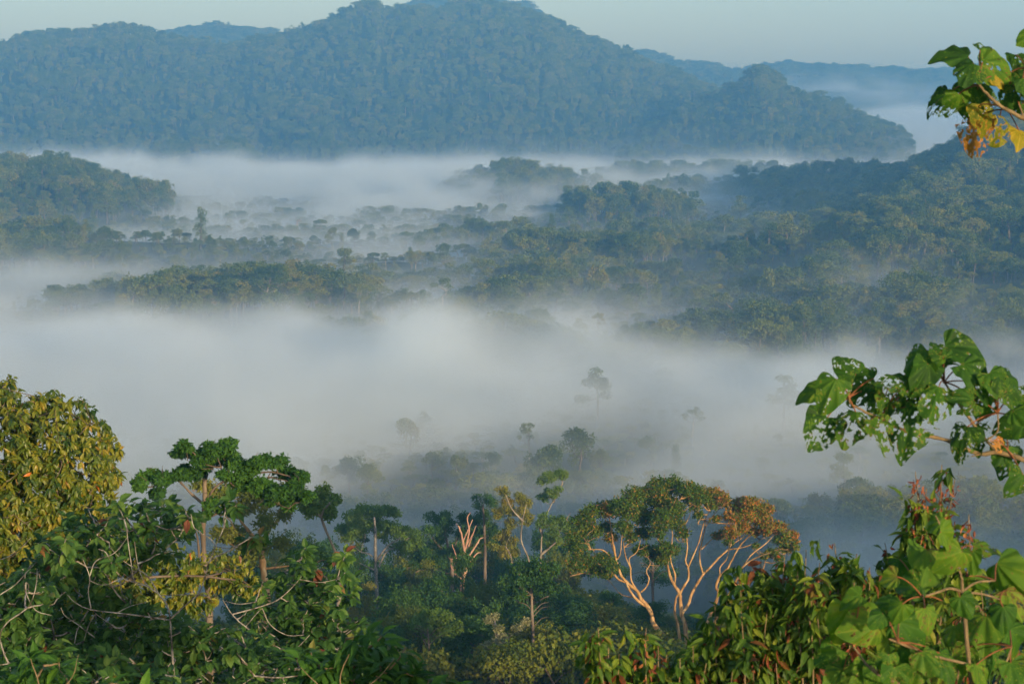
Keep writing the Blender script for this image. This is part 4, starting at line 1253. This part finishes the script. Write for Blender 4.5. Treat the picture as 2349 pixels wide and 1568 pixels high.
T.limb([(60, 1330), (120, 1330), (220, 1300)], 6, 3)
T.root(-60, 1890, 22, -11)
cl = []
for u, v, r in LB:
    q = math.hypot((u - 60) / 260, (v - 1180) / 300)
    cl.append((T.at(u, v, -1.5 * math.sqrt(max(0, 1 - q * q)) + T.rng.normal(0, .25)), r * T.k, r * T.k, 0))
ctr = T.at(40, 1200, 1.0)
n = 4200
w = T.rng.choice(len(cl), n, p=np.array([c[1] ** 2 for c in cl]) / sum(c[1] ** 2 for c in cl))
d = unit(T.rng, n)
d[:, 1] -= .25
d[:, 2] += .15
tips = np.array([c[0] for c in cl])[w] + d * np.array([c[1] for c in cl])[w][:, None] * T.rng.uniform(.6, 1.0, (n, 1))
out = d * .6 + (tips - ctr) * .25 + np.array([0, 0, .25])
T.twigs([c[0] for c in cl], .03, .012, 0)
T.twigs(tips[::4], .010, .004, .05, .8)
e, child = finish(T, 'tree', 'big golden-green broadleaf tree filling the edge beside the mist', 'tree', M['bark'])
B = Build()
tone = np.clip(T.rng.normal(.44, .26, n), 0, .70)
whorls(B, tips, out, 8, .15, .40, T.rng, LANCE, .75, .8, tone)
child(B, 'crown', M['yellow'])

# pale-branched trees in the lower corner
def pale_tree(label, D, seed, mp, limbs, poly, n, leafmat, L, per=8, root=None, bark='white', extra=(), shape=LEAF, ratio=.56, twig=.011, back=1.6, rootx=None):
    T = Traced(mp, D, seed, .18)
    for pts, a, b in limbs:
        T.limb(pts, a * .54, b * .45)
    q = sample_poly(poly, n, T.rng)
    dd = np.abs(T.rng.normal(0, back, n)) + .25
    tips = world_at(q[:, 0], q[:, 1], D + dd)
    if len(extra):
        ex = np.asarray(extra, float)
        ex = np.repeat(ex, 2, 0) + T.rng.normal(0, 7, (len(ex) * 2, 2))
        tips = np.vstack([tips, world_at(ex[:, 0], ex[:, 1], D + T.rng.normal(0, .1, len(ex)))])
    out = unit(T.rng, len(tips)) * .5 + np.array([0, -.25, .8])
    T.twigs(tips[::2], twig, twig * .45, .1, 1.2)
    if root:
        T.root(*root, rootx)
    e, child = finish(T, 'tree', label, 'tree', M[bark], 'pale-branched trees in the lower corner')
    B = Build()
    whorls(B, tips, out, per, L, ratio, T.rng, shape, .55, .75, np.clip(T.rng.normal(.40, .22, len(tips)), 0, 1))
    child(B, 'crown', M[leafmat])
Z8 = (0, 1101, .2979)
tips_px = [(520, 1150), (510, 1165), (437, 1178), (430, 1170), (445, 1190), (530, 1165), (570, 1235), (590, 1230), (255, 1290), (150, 1250)]
pale_tree('low tree with pale crooked lichen-spotted branches and oval leaves', 22, 130, Z8, [
    ([(1400, 1900), (1340, 1500), (1310, 1070), (1280, 950), (1220, 870), (1140, 740), (1050, 680), (950, 620), (850, 520)], 16, 5), ([(1220, 870), (1100, 800), (960, 760), (880, 680), (820, 560), (760, 530)], 11, 5),
    ([(1120, 810), (1040, 790), (1010, 640), (980, 420), (985, 380)], 8, 5), ([(1160, 830), (1100, 760), (1060, 640), (1035, 470)], 8, 5),
    ([(1310, 1070), (1440, 950), (1530, 870), (1580, 740), (1610, 630), (1660, 510), (1720, 370), (1745, 270)], 13, 5), ([(1660, 510), (1620, 450), (1500, 370), (1470, 260)], 8, 5), ([(1660, 510), (1780, 520), (1900, 460), (1960, 420)], 7, 4),
    ([(1310, 1075), (1100, 1045), (900, 1020), (800, 1010), (680, 990), (580, 940), (520, 880)], 12, 6), ([(700, 985), (680, 860), (690, 740), (630, 590)], 9, 5), ([(690, 740), (740, 620), (880, 560), (980, 440)], 7, 4),
    ([(740, 1020), (680, 1120), (635, 1270)], 9, 6), ([(680, 1000), (600, 1140), (570, 1270)], 9, 6), ([(730, 1210), (600, 1110), (500, 1040), (470, 980)], 9, 5), ([(690, 770), (760, 800), (830, 800), (920, 755)], 6, 4),
    ([(1600, 885), (1440, 880), (1220, 885)], 7, 6), ([(900, 1020), (1000, 970), (1130, 935)], 6, 4), ([(740, 1030), (860, 1110), (980, 1180)], 7, 4)],
    [(0, 1370), (70, 1260), (130, 1190), (230, 1150), (330, 1130), (410, 1125), (440, 1180), (430, 1260), (350, 1280), (250, 1300), (260, 1330), (320, 1390), (480, 1420), (560, 1440), (640, 1470), (900, 1540), (930, 1600), (0, 1600)],
    800, 'oval', .14, 8, (1400, 1890, 18), extra=tips_px, rootx=-4.6)
pale_tree('low tree with looping grey branches at the very corner of the picture', 20, 131, Z8, [
    ([(80, 1900), (90, 1500), (30, 1330), (0, 1190), (60, 1090), (160, 1020), (235, 950), (280, 800), (285, 680)], 14, 5), ([(235, 950), (190, 830), (175, 700)], 7, 4), ([(235, 950), (290, 1010), (400, 1040)], 7, 4), ([(-60, 620), (60, 590), (170, 510), (240, 440)], 7, 4), ([(0, 880), (120, 800), (220, 690), (280, 630)], 8, 5), ([(-160, 1000), (-80, 920), (0, 880)], 8, 8), ([(0, 1420), (60, 1410), (100, 1390)], 10, 8)],
    [(-40, 1330), (60, 1310), (110, 1330), (100, 1440), (160, 1480), (300, 1500), (420, 1540), (420, 1620), (-40, 1620)], 260, 'oval', .14, 8, (80, 1890, 16), back=.8, rootx=-6.2)
Z9 = (0, 826, .4734)
pale_tree('leafy tree with pale forked branches arching towards the white-trunked tree', 27, 132, Z9, [
    ([(1500, 1900), (1480, 1600), (1430, 1450), (1290, 1360), (1190, 1290), (1125, 1230), (1080, 1160)], 12, 4), ([(1125, 1230), (1270, 1190), (1360, 1150), (1450, 1060), (1480, 1000)], 7, 3), ([(1450, 1060), (1550, 1075), (1630, 1060)], 4, 2), ([(1190, 1290), (1240, 1230), (1270, 1200)], 4, 3),
    ([(1270, 1200), (1310, 1280), (1390, 1330), (1470, 1330)], 5, 3), ([(1380, 1410), (1440, 1390), (1500, 1330)], 4, 3), ([(1240, 1170), (1160, 1180), (1090, 1165)], 4, 2)],
    [(560, 1380), (600, 1330), (660, 1260), (700, 1250), (720, 1300), (790, 1260), (810, 1290), (820, 1350), (800, 1400), (870, 1460), (900, 1540), (880, 1610), (640, 1610), (590, 1500)], 340, 'oval', .155, 8, (1500, 1890, 14), extra=[(700, 1255), (790, 1270), (690, 1290)], rootx=-4.2)
pale_tree('low bush of glossy bright green ribbed leaves below the pale forked branches', 15, 133, (0, 0, 1), [([(820, 1800), (800, 1650), (780, 1560), (800, 1500)], 5, 2), ([(790, 1600), (860, 1560), (905, 1510)], 3, 1.5), ([(790, 1620), (720, 1560), (690, 1530)], 3, 1.5)],
    [(690, 1500), (760, 1470), (850, 1440), (930, 1480), (1000, 1560), (1080, 1550), (1090, 1610), (650, 1610)], 110, 'fresh', .165, 8, (820, 1790, 6), bark='twig', shape=LANCE, ratio=.40, back=.5, rootx=-1.2)
pale_tree('dark corner bush with long ribbed leaves', 14, 134, (0, 0, 1), [([(60, 1800), (70, 1650), (90, 1580), (70, 1510)], 5, 2), ([(80, 1620), (160, 1560), (180, 1500)], 3, 1.5)],
    [(10, 1520), (60, 1480), (140, 1500), (200, 1560), (330, 1570), (330, 1620), (0, 1620)], 60, 'fresh', .15, 7, (60, 1790, 6), bark='twig', shape=LANCE, ratio=.42, back=.4, rootx=-3.4)

# the shrub hung with red-brown pods
T = Traced((0, 0, 1), 12, 140, .06)
rr = T.rng
SH = [(1350, 1455, 1), (1372, 1440, 1), (1395, 1470, 0), (1420, 1500, 0), (1455, 1480, 1), (1482, 1440, 1), (1510, 1480, 1), (1530, 1500, 1), (1560, 1510, 0), (1590, 1480, 0), (1610, 1440, 0), (1640, 1390, 0), (1665, 1340, 0), (1690, 1300, 1),
      (1720, 1330, 0), (1745, 1290, 0), (1770, 1310, 0), (1800, 1270, 1), (1830, 1300, 1), (1850, 1260, 0), (1880, 1290, 1), (1915, 1245, 1), (1940, 1300, 0), (1965, 1270, 0), (1995, 1300, 0), (2030, 1245, 1), (2055, 1290, 0), (2080, 1230, 0),
      (2100, 1080, 2), (2125, 1120, 2), (2160, 1065, 2), (2190, 1100, 2), (2140, 1160, 2), (2175, 1170, 2), (2222, 1180, 2), (2090, 1170, 1), (2200, 1230, 1), (1800, 1370, 1), (1860, 1390, 1), (1760, 1400, 0), (1700, 1400, 0), (1680, 1450, 0), (1740, 1470, 1), (1820, 1470, 1), (1620, 1520, 0),
      (1900, 1440, 0), (1780, 1520, 1), (1850, 1530, 1), (1680, 1540, 0), (2040, 1350, 0), (2120, 1300, 0), (2180, 1300, 0), (2250, 1330, 0), (1950, 1380, 1), (1460, 1550, 0), (1400, 1550, 1)]
leaf_t, leaf_o, pods = [], [], []
for u, v, k in SH:
    bx = u + rr.normal(0, 20) + (1900 - u) * .12
    lean = rr.normal(0, .15)
    p = T.limb([(bx, 1800), (bx * .6 + u * .4 + rr.normal(0, 8), v + 230), (u + rr.normal(0, 8), v + 100), (u, v)], 2.6, 1.0, True, 5, lean)
    tot = len(p)
    for s in np.arange(.30 if k < 2 else .45, 1.0, .030):
        q = p[int(s * (tot - 1))]
        if rr.random() < (.8 if k < 2 or s < .7 else .2):
            leaf_t.append(q + rr.normal(0, .03, 3))
            leaf_o.append(rr.normal(0, .6, 3) + np.array([0, -.4, .25]))
    if k:
        bunch = []
        for s in np.arange(.62, 1.0, .010 if k == 2 else .022):
            q = p[int(s * (tot - 1))]
            bunch.append(q + rr.normal(0, .018 + .02 * (1 - s), 3))
        pods.append(bunch)
T.root(1900, 1800, 5, 1.9)
e, child = finish(T, 'shrub', 'leafy shrub hung with dry red-brown pods and spiky upright tips', 'shrub', M['twig'], trunk_name='stems')
B = Build()
nt = len(leaf_t)
whorls(B, leaf_t, leaf_o, 6, .10, .34, rr, LANCE, .7, .8, np.clip(rr.normal(.44, .22, nt), 0, .56) + .45 * (rr.random(nt) < .03))
q = sample_poly([(1360, 1600), (1370, 1500), (1500, 1540), (1620, 1450), (1700, 1370), (1800, 1330), (1950, 1310), (2100, 1260), (2250, 1340), (2349, 1420), (2349, 1620)], 420, rr)
whorls(B, world_at(q[:, 0], q[:, 1], 12.6 + np.abs(rr.normal(0, .5, 420))), rr.normal(0, .6, (420, 3)) + np.array([0, -.4, .3]), 7, .10, .36, rr, LANCE, .8, .75, np.clip(rr.normal(.36, .22, 420), 0, .54))
child(B, 'leaves', M['shrub'])
for bunch in pods:
    B, m = Build(), len(bunch)
    B.leaves(bunch, rr.normal(0, .4, (m, 3)) + np.array([0, 0, -.8]), rr.normal(0, 1, (m, 3)), rr.uniform(.025, .055, m), rr.uniform(.012, .022, m), LEAF, rr.random(m))
    child(B, 'pod_cluster', M['pod'])

# ---------------------------------------------------------------- the plants with large heart-shaped leaves, leaf by leaf
def heart_leaf(rng, size, eaten=0.0, tone=.5):
    B = Build()
    nt_, ns = 44, 36
    t, s = np.meshgrid(np.linspace(0, 1, nt_), np.linspace(-1, 1, ns), indexing='ij')
    w = .56 * np.sin(math.pi * np.clip(t, 0, 1) ** .60) ** .70 * (1 - .18 * t) + .004
    x = t - .20 * np.abs(s) ** 1.3 * (1 - t) ** 2.2 * (w / .3)
    y = s * w * (1 + .04 * np.sin(9 * t + rng.uniform(0, 6)))
    cup, droop, tw = rng.uniform(-.9, .5), rng.uniform(.2, .8), rng.normal(0, .35)
    ang = np.arctan2(y, x + .05)
    z = -droop * np.clip(x, 0, 2) ** 2 + cup * y * y + .075 * np.sin(np.abs(ang) * 10 + rng.uniform(0, 6)) * np.hypot(x, y) + tw * x * y - .04 * np.abs(y) ** .5 * 0
    fold = rng.uniform(-.15, .35)
    z = z - fold * np.abs(y)
    vein = np.exp(-(y / .012) ** 2)
    for a0 in (.42, .85, 1.35):
        vein = np.maximum(vein, np.exp(-((np.abs(ang) - a0 - .1 * x) * np.hypot(x + .05, y) / .014) ** 2) * .8)
    v = np.stack([x, y, z], -1).reshape(-1, 3) * size
    i, j = np.meshgrid(np.arange(nt_ - 1), np.arange(ns - 1), indexing='ij')
    f = np.stack([i * ns + j, (i + 1) * ns + j, (i + 1) * ns + j + 1, i * ns + j + 1], -1).reshape(-1, 4)
    ph = rng.uniform(0, 90)
    wb = noise(x * 9 + ph, y * 9, seed=14) * .12
    hn = noise((x + wb) * 11 + ph, (y - wb) * 15 - ph, seed=8) * .42 + noise(x * 27 - ph, y * 27 + ph, seed=9) * .33 + .26 * noise(x * 3.5 + ph, y * 3.5, seed=12)
    rim = noise(x * 7 - ph, y * 7, seed=6)
    keep = np.ones(len(f), bool)
    at_rim = np.zeros(nt_ * ns, bool)
    if eaten > 0:
        hn = hn + .25 * vein
        c = hn.ravel()[f].mean(1)
        thr = np.quantile(c, eaten * .5)
        keep = c > thr
        edge = (np.abs(s) > .93).ravel()[f].any(1)
        at_rim = (hn.ravel() < thr + .035) & (hn.ravel() > -9)
        keep &= ~(edge & (rim.ravel()[f].mean(1) > 1 - .25 * eaten - .06))
    spots = noise(x * 30 + ph, y * 30, seed=21).ravel() > .90
    col = np.clip(tone + .28 * vein.ravel() + .34 * (fbm(x * 5 + ph, y * 5, seed=3, octaves=3).ravel() - .5), 0, .86)
    B.add(v, f[keep], np.where(at_rim | spots, 1.0, col))
    return B

def set_leaf(B, at, tipdir, normal):
    x = np.asarray(tipdir, float)
    n = np.asarray(normal, float)
    n = n / np.linalg.norm(n)
    x = x - n * x.dot(n)
    x /= np.linalg.norm(x)
    y = np.cross(n, x)
    R = np.stack([x, y, n], 1)
    B.v = [np.asarray(at) + v @ R.T for v in B.v]

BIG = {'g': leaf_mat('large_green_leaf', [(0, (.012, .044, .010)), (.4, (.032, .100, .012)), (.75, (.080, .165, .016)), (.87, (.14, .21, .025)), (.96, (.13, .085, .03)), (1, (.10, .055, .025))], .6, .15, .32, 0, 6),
       'y': leaf_mat('large_yellowed_leaf', [(0, (.10, .14, .015)), (.5, (.24, .22, .02)), (.8, (.36, .26, .03)), (1, (.42, .20, .05))], .55, .2, .4, 0, 8),
       'o': leaf_mat('large_orange_leaf', [(0, (.20, .10, .02)), (.5, (.40, .20, .04)), (1, (.46, .16, .06))], .5, .3, .4, 0, 8)}
petiole_red = bark_mat('red_leaf_stalk', [(.3, (.11, .05, .025)), (.6, (.21, .085, .04)), (.8, (.27, .14, .06))], 30, .05)

def big_leaf_plant(mp, D, seed, label, stems, hubs, leaves, base, rooty, small=1.05, tones=(.08, .55), group=None):
    T = Traced(mp, D, seed, .05)
    rr = T.rng
    for pts, a, b in stems:
        T.limb(pts, a, b)
    g = T.root(*rooty)
    stalk = Build()
    items = []
    for x, y, size, ang, kind, eaten in leaves:
        dd = rr.normal(0, .16)
        a = math.radians(ang + rr.normal(0, 6))
        tip = np.array([math.cos(a), 0, -math.sin(a)]) + np.array([0, rr.uniform(-.5, .1), 0])
        L = size * T.k * small
        nrm = np.array([rr.normal(0, .35), -.75 + rr.normal(0, .2), .62 + rr.normal(0, .3)])
        c = T.at(x, y, dd)
        x3 = tip - nrm * tip.dot(nrm) / nrm.dot(nrm)
        x3 /= np.linalg.norm(x3)
        at = c - x3 * L * .42
        B = heart_leaf(rr, L, eaten, rr.uniform(*tones))
        set_leaf(B, at, tip, nrm)
        items.append((B, kind, eaten))
        hx, hy = min(hubs, key=lambda h: math.hypot(h[0] - x, h[1] - y))
        un, vn, dn = to_picture(T.nodes)
        i = np.argmin(np.hypot(un - mp[0] - hx * mp[2], vn - mp[1] - hy * mp[2]))
        h = T.nodes[i]
        if np.linalg.norm(h - at) < 2.2 * L + .25:
            mid = (h + at) / 2 + np.array([0, .02, .12 * np.linalg.norm(h - at)])
            s = np.linspace(0, 1, 9)[:, None]
            q = (1 - s) ** 2 * h + 2 * s * (1 - s) * mid + s * s * at
            stalk.tube(q, np.linspace(.0042, .0028, 9) * D / 10, 6)
    e, child = finish(T, 'sapling', label, 'sapling', M['twig'], group, 'stem', g)
    child(stalk, 'leaf_stalks', petiole_red, True)
    for B, kind, eaten in items:
        child(B, 'leaf', BIG[kind], True, {'y': 'yellowing leaf', 'o': 'withered orange leaf'}.get(kind) or ('green leaf riddled with holes' if eaten > .3 else None))

big_leaf_plant((1817, 752, .2692), 10, 150, 'sapling reaching in with a long branch of holed heart-shaped leaves', [
    ([(2700, 2400), (2500, 1700), (2330, 1400), (2150, 1250), (1990, 1130), (1760, 1060), (1620, 1072), (1480, 1030), (1330, 960), (1180, 925), (1040, 898), (870, 840), (750, 770), (620, 712), (500, 640), (480, 560)], 26, 6),
    ([(1760, 1060), (1640, 940), (1520, 780), (1400, 620), (1310, 480), (1265, 400)], 17, 7), ([(1650, 960), (1750, 880), (1752, 740), (1745, 690)], 8, 5), ([(1990, 1130), (1900, 1090), (1840, 1040)], 9, 6), ([(1990, 1130), (2080, 980), (2060, 800)], 10, 6),
    ([(1620, 1072), (1560, 1085), (1525, 1095)], 7, 4)],
    [(490, 600), (1300, 470), (1750, 720), (1840, 1040), (750, 770), (2060, 800)],
    [(150, 540, 200, 170, 'g', 0), (330, 530, 270, 110, 'g', .08), (460, 330, 230, 225, 'g', .2), (600, 420, 220, 200, 'g', .1), (610, 540, 240, 160, 'g', .1), (240, 870, 330, 125, 'g', .45), (490, 800, 310, 95, 'g', .6), (740, 880, 310, 75, 'g', .75),
     (830, 600, 240, 100, 'g', .6), (870, 440, 240, 200, 'g', .4), (1060, 300, 340, 140, 'g', .05), (1130, 400, 260, 115, 'g', 0), (1000, 800, 420, 110, 'g', .6), (1230, 600, 340, 125, 'g', .5), (1275, 295, 110, 90, 'g', 0), (1250, 180, 180, 250, 'g', .15),
     (1440, 200, 330, 30, 'g', .05), (1570, 380, 300, 65, 'g', .08), (1740, 450, 230, 60, 'g', .1), (1870, 480, 260, 20, 'g', .05), (1700, 600, 300, 100, 'g', .35), (1520, 650, 170, 160, 'g', .3), (1440, 940, 270, 115, 'g', .4), (1570, 910, 230, 80, 'g', .8),
     (1830, 1110, 260, 100, 'g', .15), (1930, 1320, 210, 130, 'g', .1), (1870, 840, 250, 150, 'g', .05), (1930, 620, 170, 20, 'g', .1), (1760, 990, 110, 60, 'o', .6), (1880, 980, 170, 80, 'g', .8), (1950, 720, 190, 30, 'g', 0), (1480, 580, 200, 200, 'g', .2), (1560, 520, 190, 160, 'g', .2),
     (700, 640, 200, 140, 'g', .3), (980, 560, 220, 120, 'g', .3), (2080, 560, 260, 60, 'g', .2), (2120, 860, 260, 80, 'g', .1)], None, (2700, 2390, 26, 5.2))
big_leaf_plant((2110.5, 55, .1990), 9.5, 151, 'tall sapling with eaten green and yellow heart-shaped leaves against the sky', [
    ([(2300, 5200), (2200, 3600), (2000, 2200), (1750, 1500), (1400, 1180), (1199, 1090), (1000, 990), (830, 870), (690, 710), (640, 620)], 40, 10), ([(1400, 1180), (1330, 900), (1240, 600), (1220, 450)], 18, 8), ([(1199, 1090), (1170, 1000), (1140, 930)], 12, 8)],
    [(680, 700), (1230, 500), (1150, 950), (1000, 990)],
    [(390, 350, 400, 195, 'g', 0), (570, 530, 330, 120, 'g', .05), (830, 310, 330, 330, 'g', .08), (900, 500, 420, 30, 'g', .1), (1140, 400, 250, 100, 'g', .05), (230, 880, 330, 150, 'g', .5), (430, 940, 300, 105, 'g', .45), (610, 870, 400, 95, 'g', .08),
     (770, 830, 260, 40, 'g', .2), (630, 1260, 420, 85, 'o', .8), (960, 1160, 380, 95, 'y', .5), (740, 1040, 300, 80, 'y', .3), (1130, 620, 280, 40, 'g', .2), (1130, 830, 320, 80, 'g', .25), (1160, 1300, 240, 95, 'y', 0), (920, 640, 200, 30, 'y', .1), (1240, 150, 200, 150, 'g', 0),
     (1300, 700, 300, 60, 'g', .1), (1350, 980, 300, 70, 'g', .1)], None, (2300, 5190, 44, 4.6))
big_leaf_plant((1743, 1147, .2686), 8, 152, 'sapling spreading broad sunlit heart-shaped leaves low in the corner', [
    ([(1900, 2600), (1850, 1900), (1790, 1400), (1750, 1000), (1735, 780), (1720, 640)], 26, 10), ([(1735, 780), (1620, 752), (1500, 790), (1360, 830)], 13, 7), ([(1735, 775), (1850, 700), (2010, 685)], 12, 7), ([(1740, 785), (1900, 800), (2050, 845)], 11, 7),
    ([(1790, 1400), (1500, 1330), (1300, 1260), (1100, 1180)], 14, 7), ([(1850, 1900), (1400, 1650), (1000, 1480), (800, 1250)], 16, 7), ([(1720, 640), (1640, 450), (1560, 250), (1500, 130)], 10, 6), ([(1850, 1800), (2050, 1500), (2150, 1250)], 15, 7), ([(1750, 1000), (1860, 900), (1890, 960)], 9, 6)],
    [(1700, 760), (1400, 820), (2000, 690), (2040, 840), (1200, 1220), (800, 1260), (1000, 1470), (1560, 260), (2140, 1260), (1650, 470), (1890, 950)],
    [(1480, 190, 220, 200, 'g', .05), (1440, 520, 440, 115, 'g', 0), (1620, 320, 280, 20, 'g', 0), (1650, 530, 330, 130, 'g', .05), (1800, 500, 200, 70, 'g', 0), (1930, 390, 290, 25, 'g', .12), (2110, 640, 420, 40, 'g', 0), (1210, 570, 230, 90, 'g', 0), (1100, 670, 210, 170, 'g', 0),
     (1260, 730, 290, 165, 'g', .05), (1060, 890, 240, 175, 'g', .05), (790, 830, 220, 190, 'g', 0), (720, 1060, 400, 105, 'g', 0), (880, 1100, 410, 165, 'g', .05), (1300, 1120, 380, 30, 'g', 0), (1080, 1270, 240, 100, 'g', 0), (1230, 1310, 360, 110, 'g', .05), (1920, 1080, 430, 95, 'g', .05),
     (2160, 840, 300, 60, 'g', .1), (1180, 960, 230, 120, 'g', 0), (880, 1450, 290, 150, 'g', .1), (980, 1480, 250, 120, 'g', .05), (600, 1330, 320, 140, 'g', .1), (1450, 1370, 280, 60, 'g', .1), (1700, 1150, 290, 80, 'g', .1), (1600, 1400, 330, 70, 'g', .05), (2000, 1350, 330, 100, 'g', .05),
     (2180, 1200, 290, 60, 'g', 0), (1750, 900, 230, 60, 'g', 0), (1340, 1480, 270, 110, 'g', .1), (1150, 1530, 290, 100, 'g', .1), (1900, 1500, 300, 80, 'g', .05), (2200, 1480, 330, 70, 'g', .05), (1450, 1000, 230, 60, 'g', .05), (1000, 1010, 190, 150, 'g', 0), (650, 1500, 290, 120, 'g', .05),
     (1560, 1550, 260, 90, 'g', .1), (1850, 700, 220, 30, 'g', .1), (1500, 900, 210, 170, 'g', .1), (1750, 1350, 280, 100, 'g', .1), (1100, 1400, 230, 90, 'g', .1), (2080, 1000, 260, 70, 'g', 0)], None, (1900, 2590, 26, 3.6), .86, (.30, .86))  # lighter tone range paints the sunlit yellow-green into these leaves
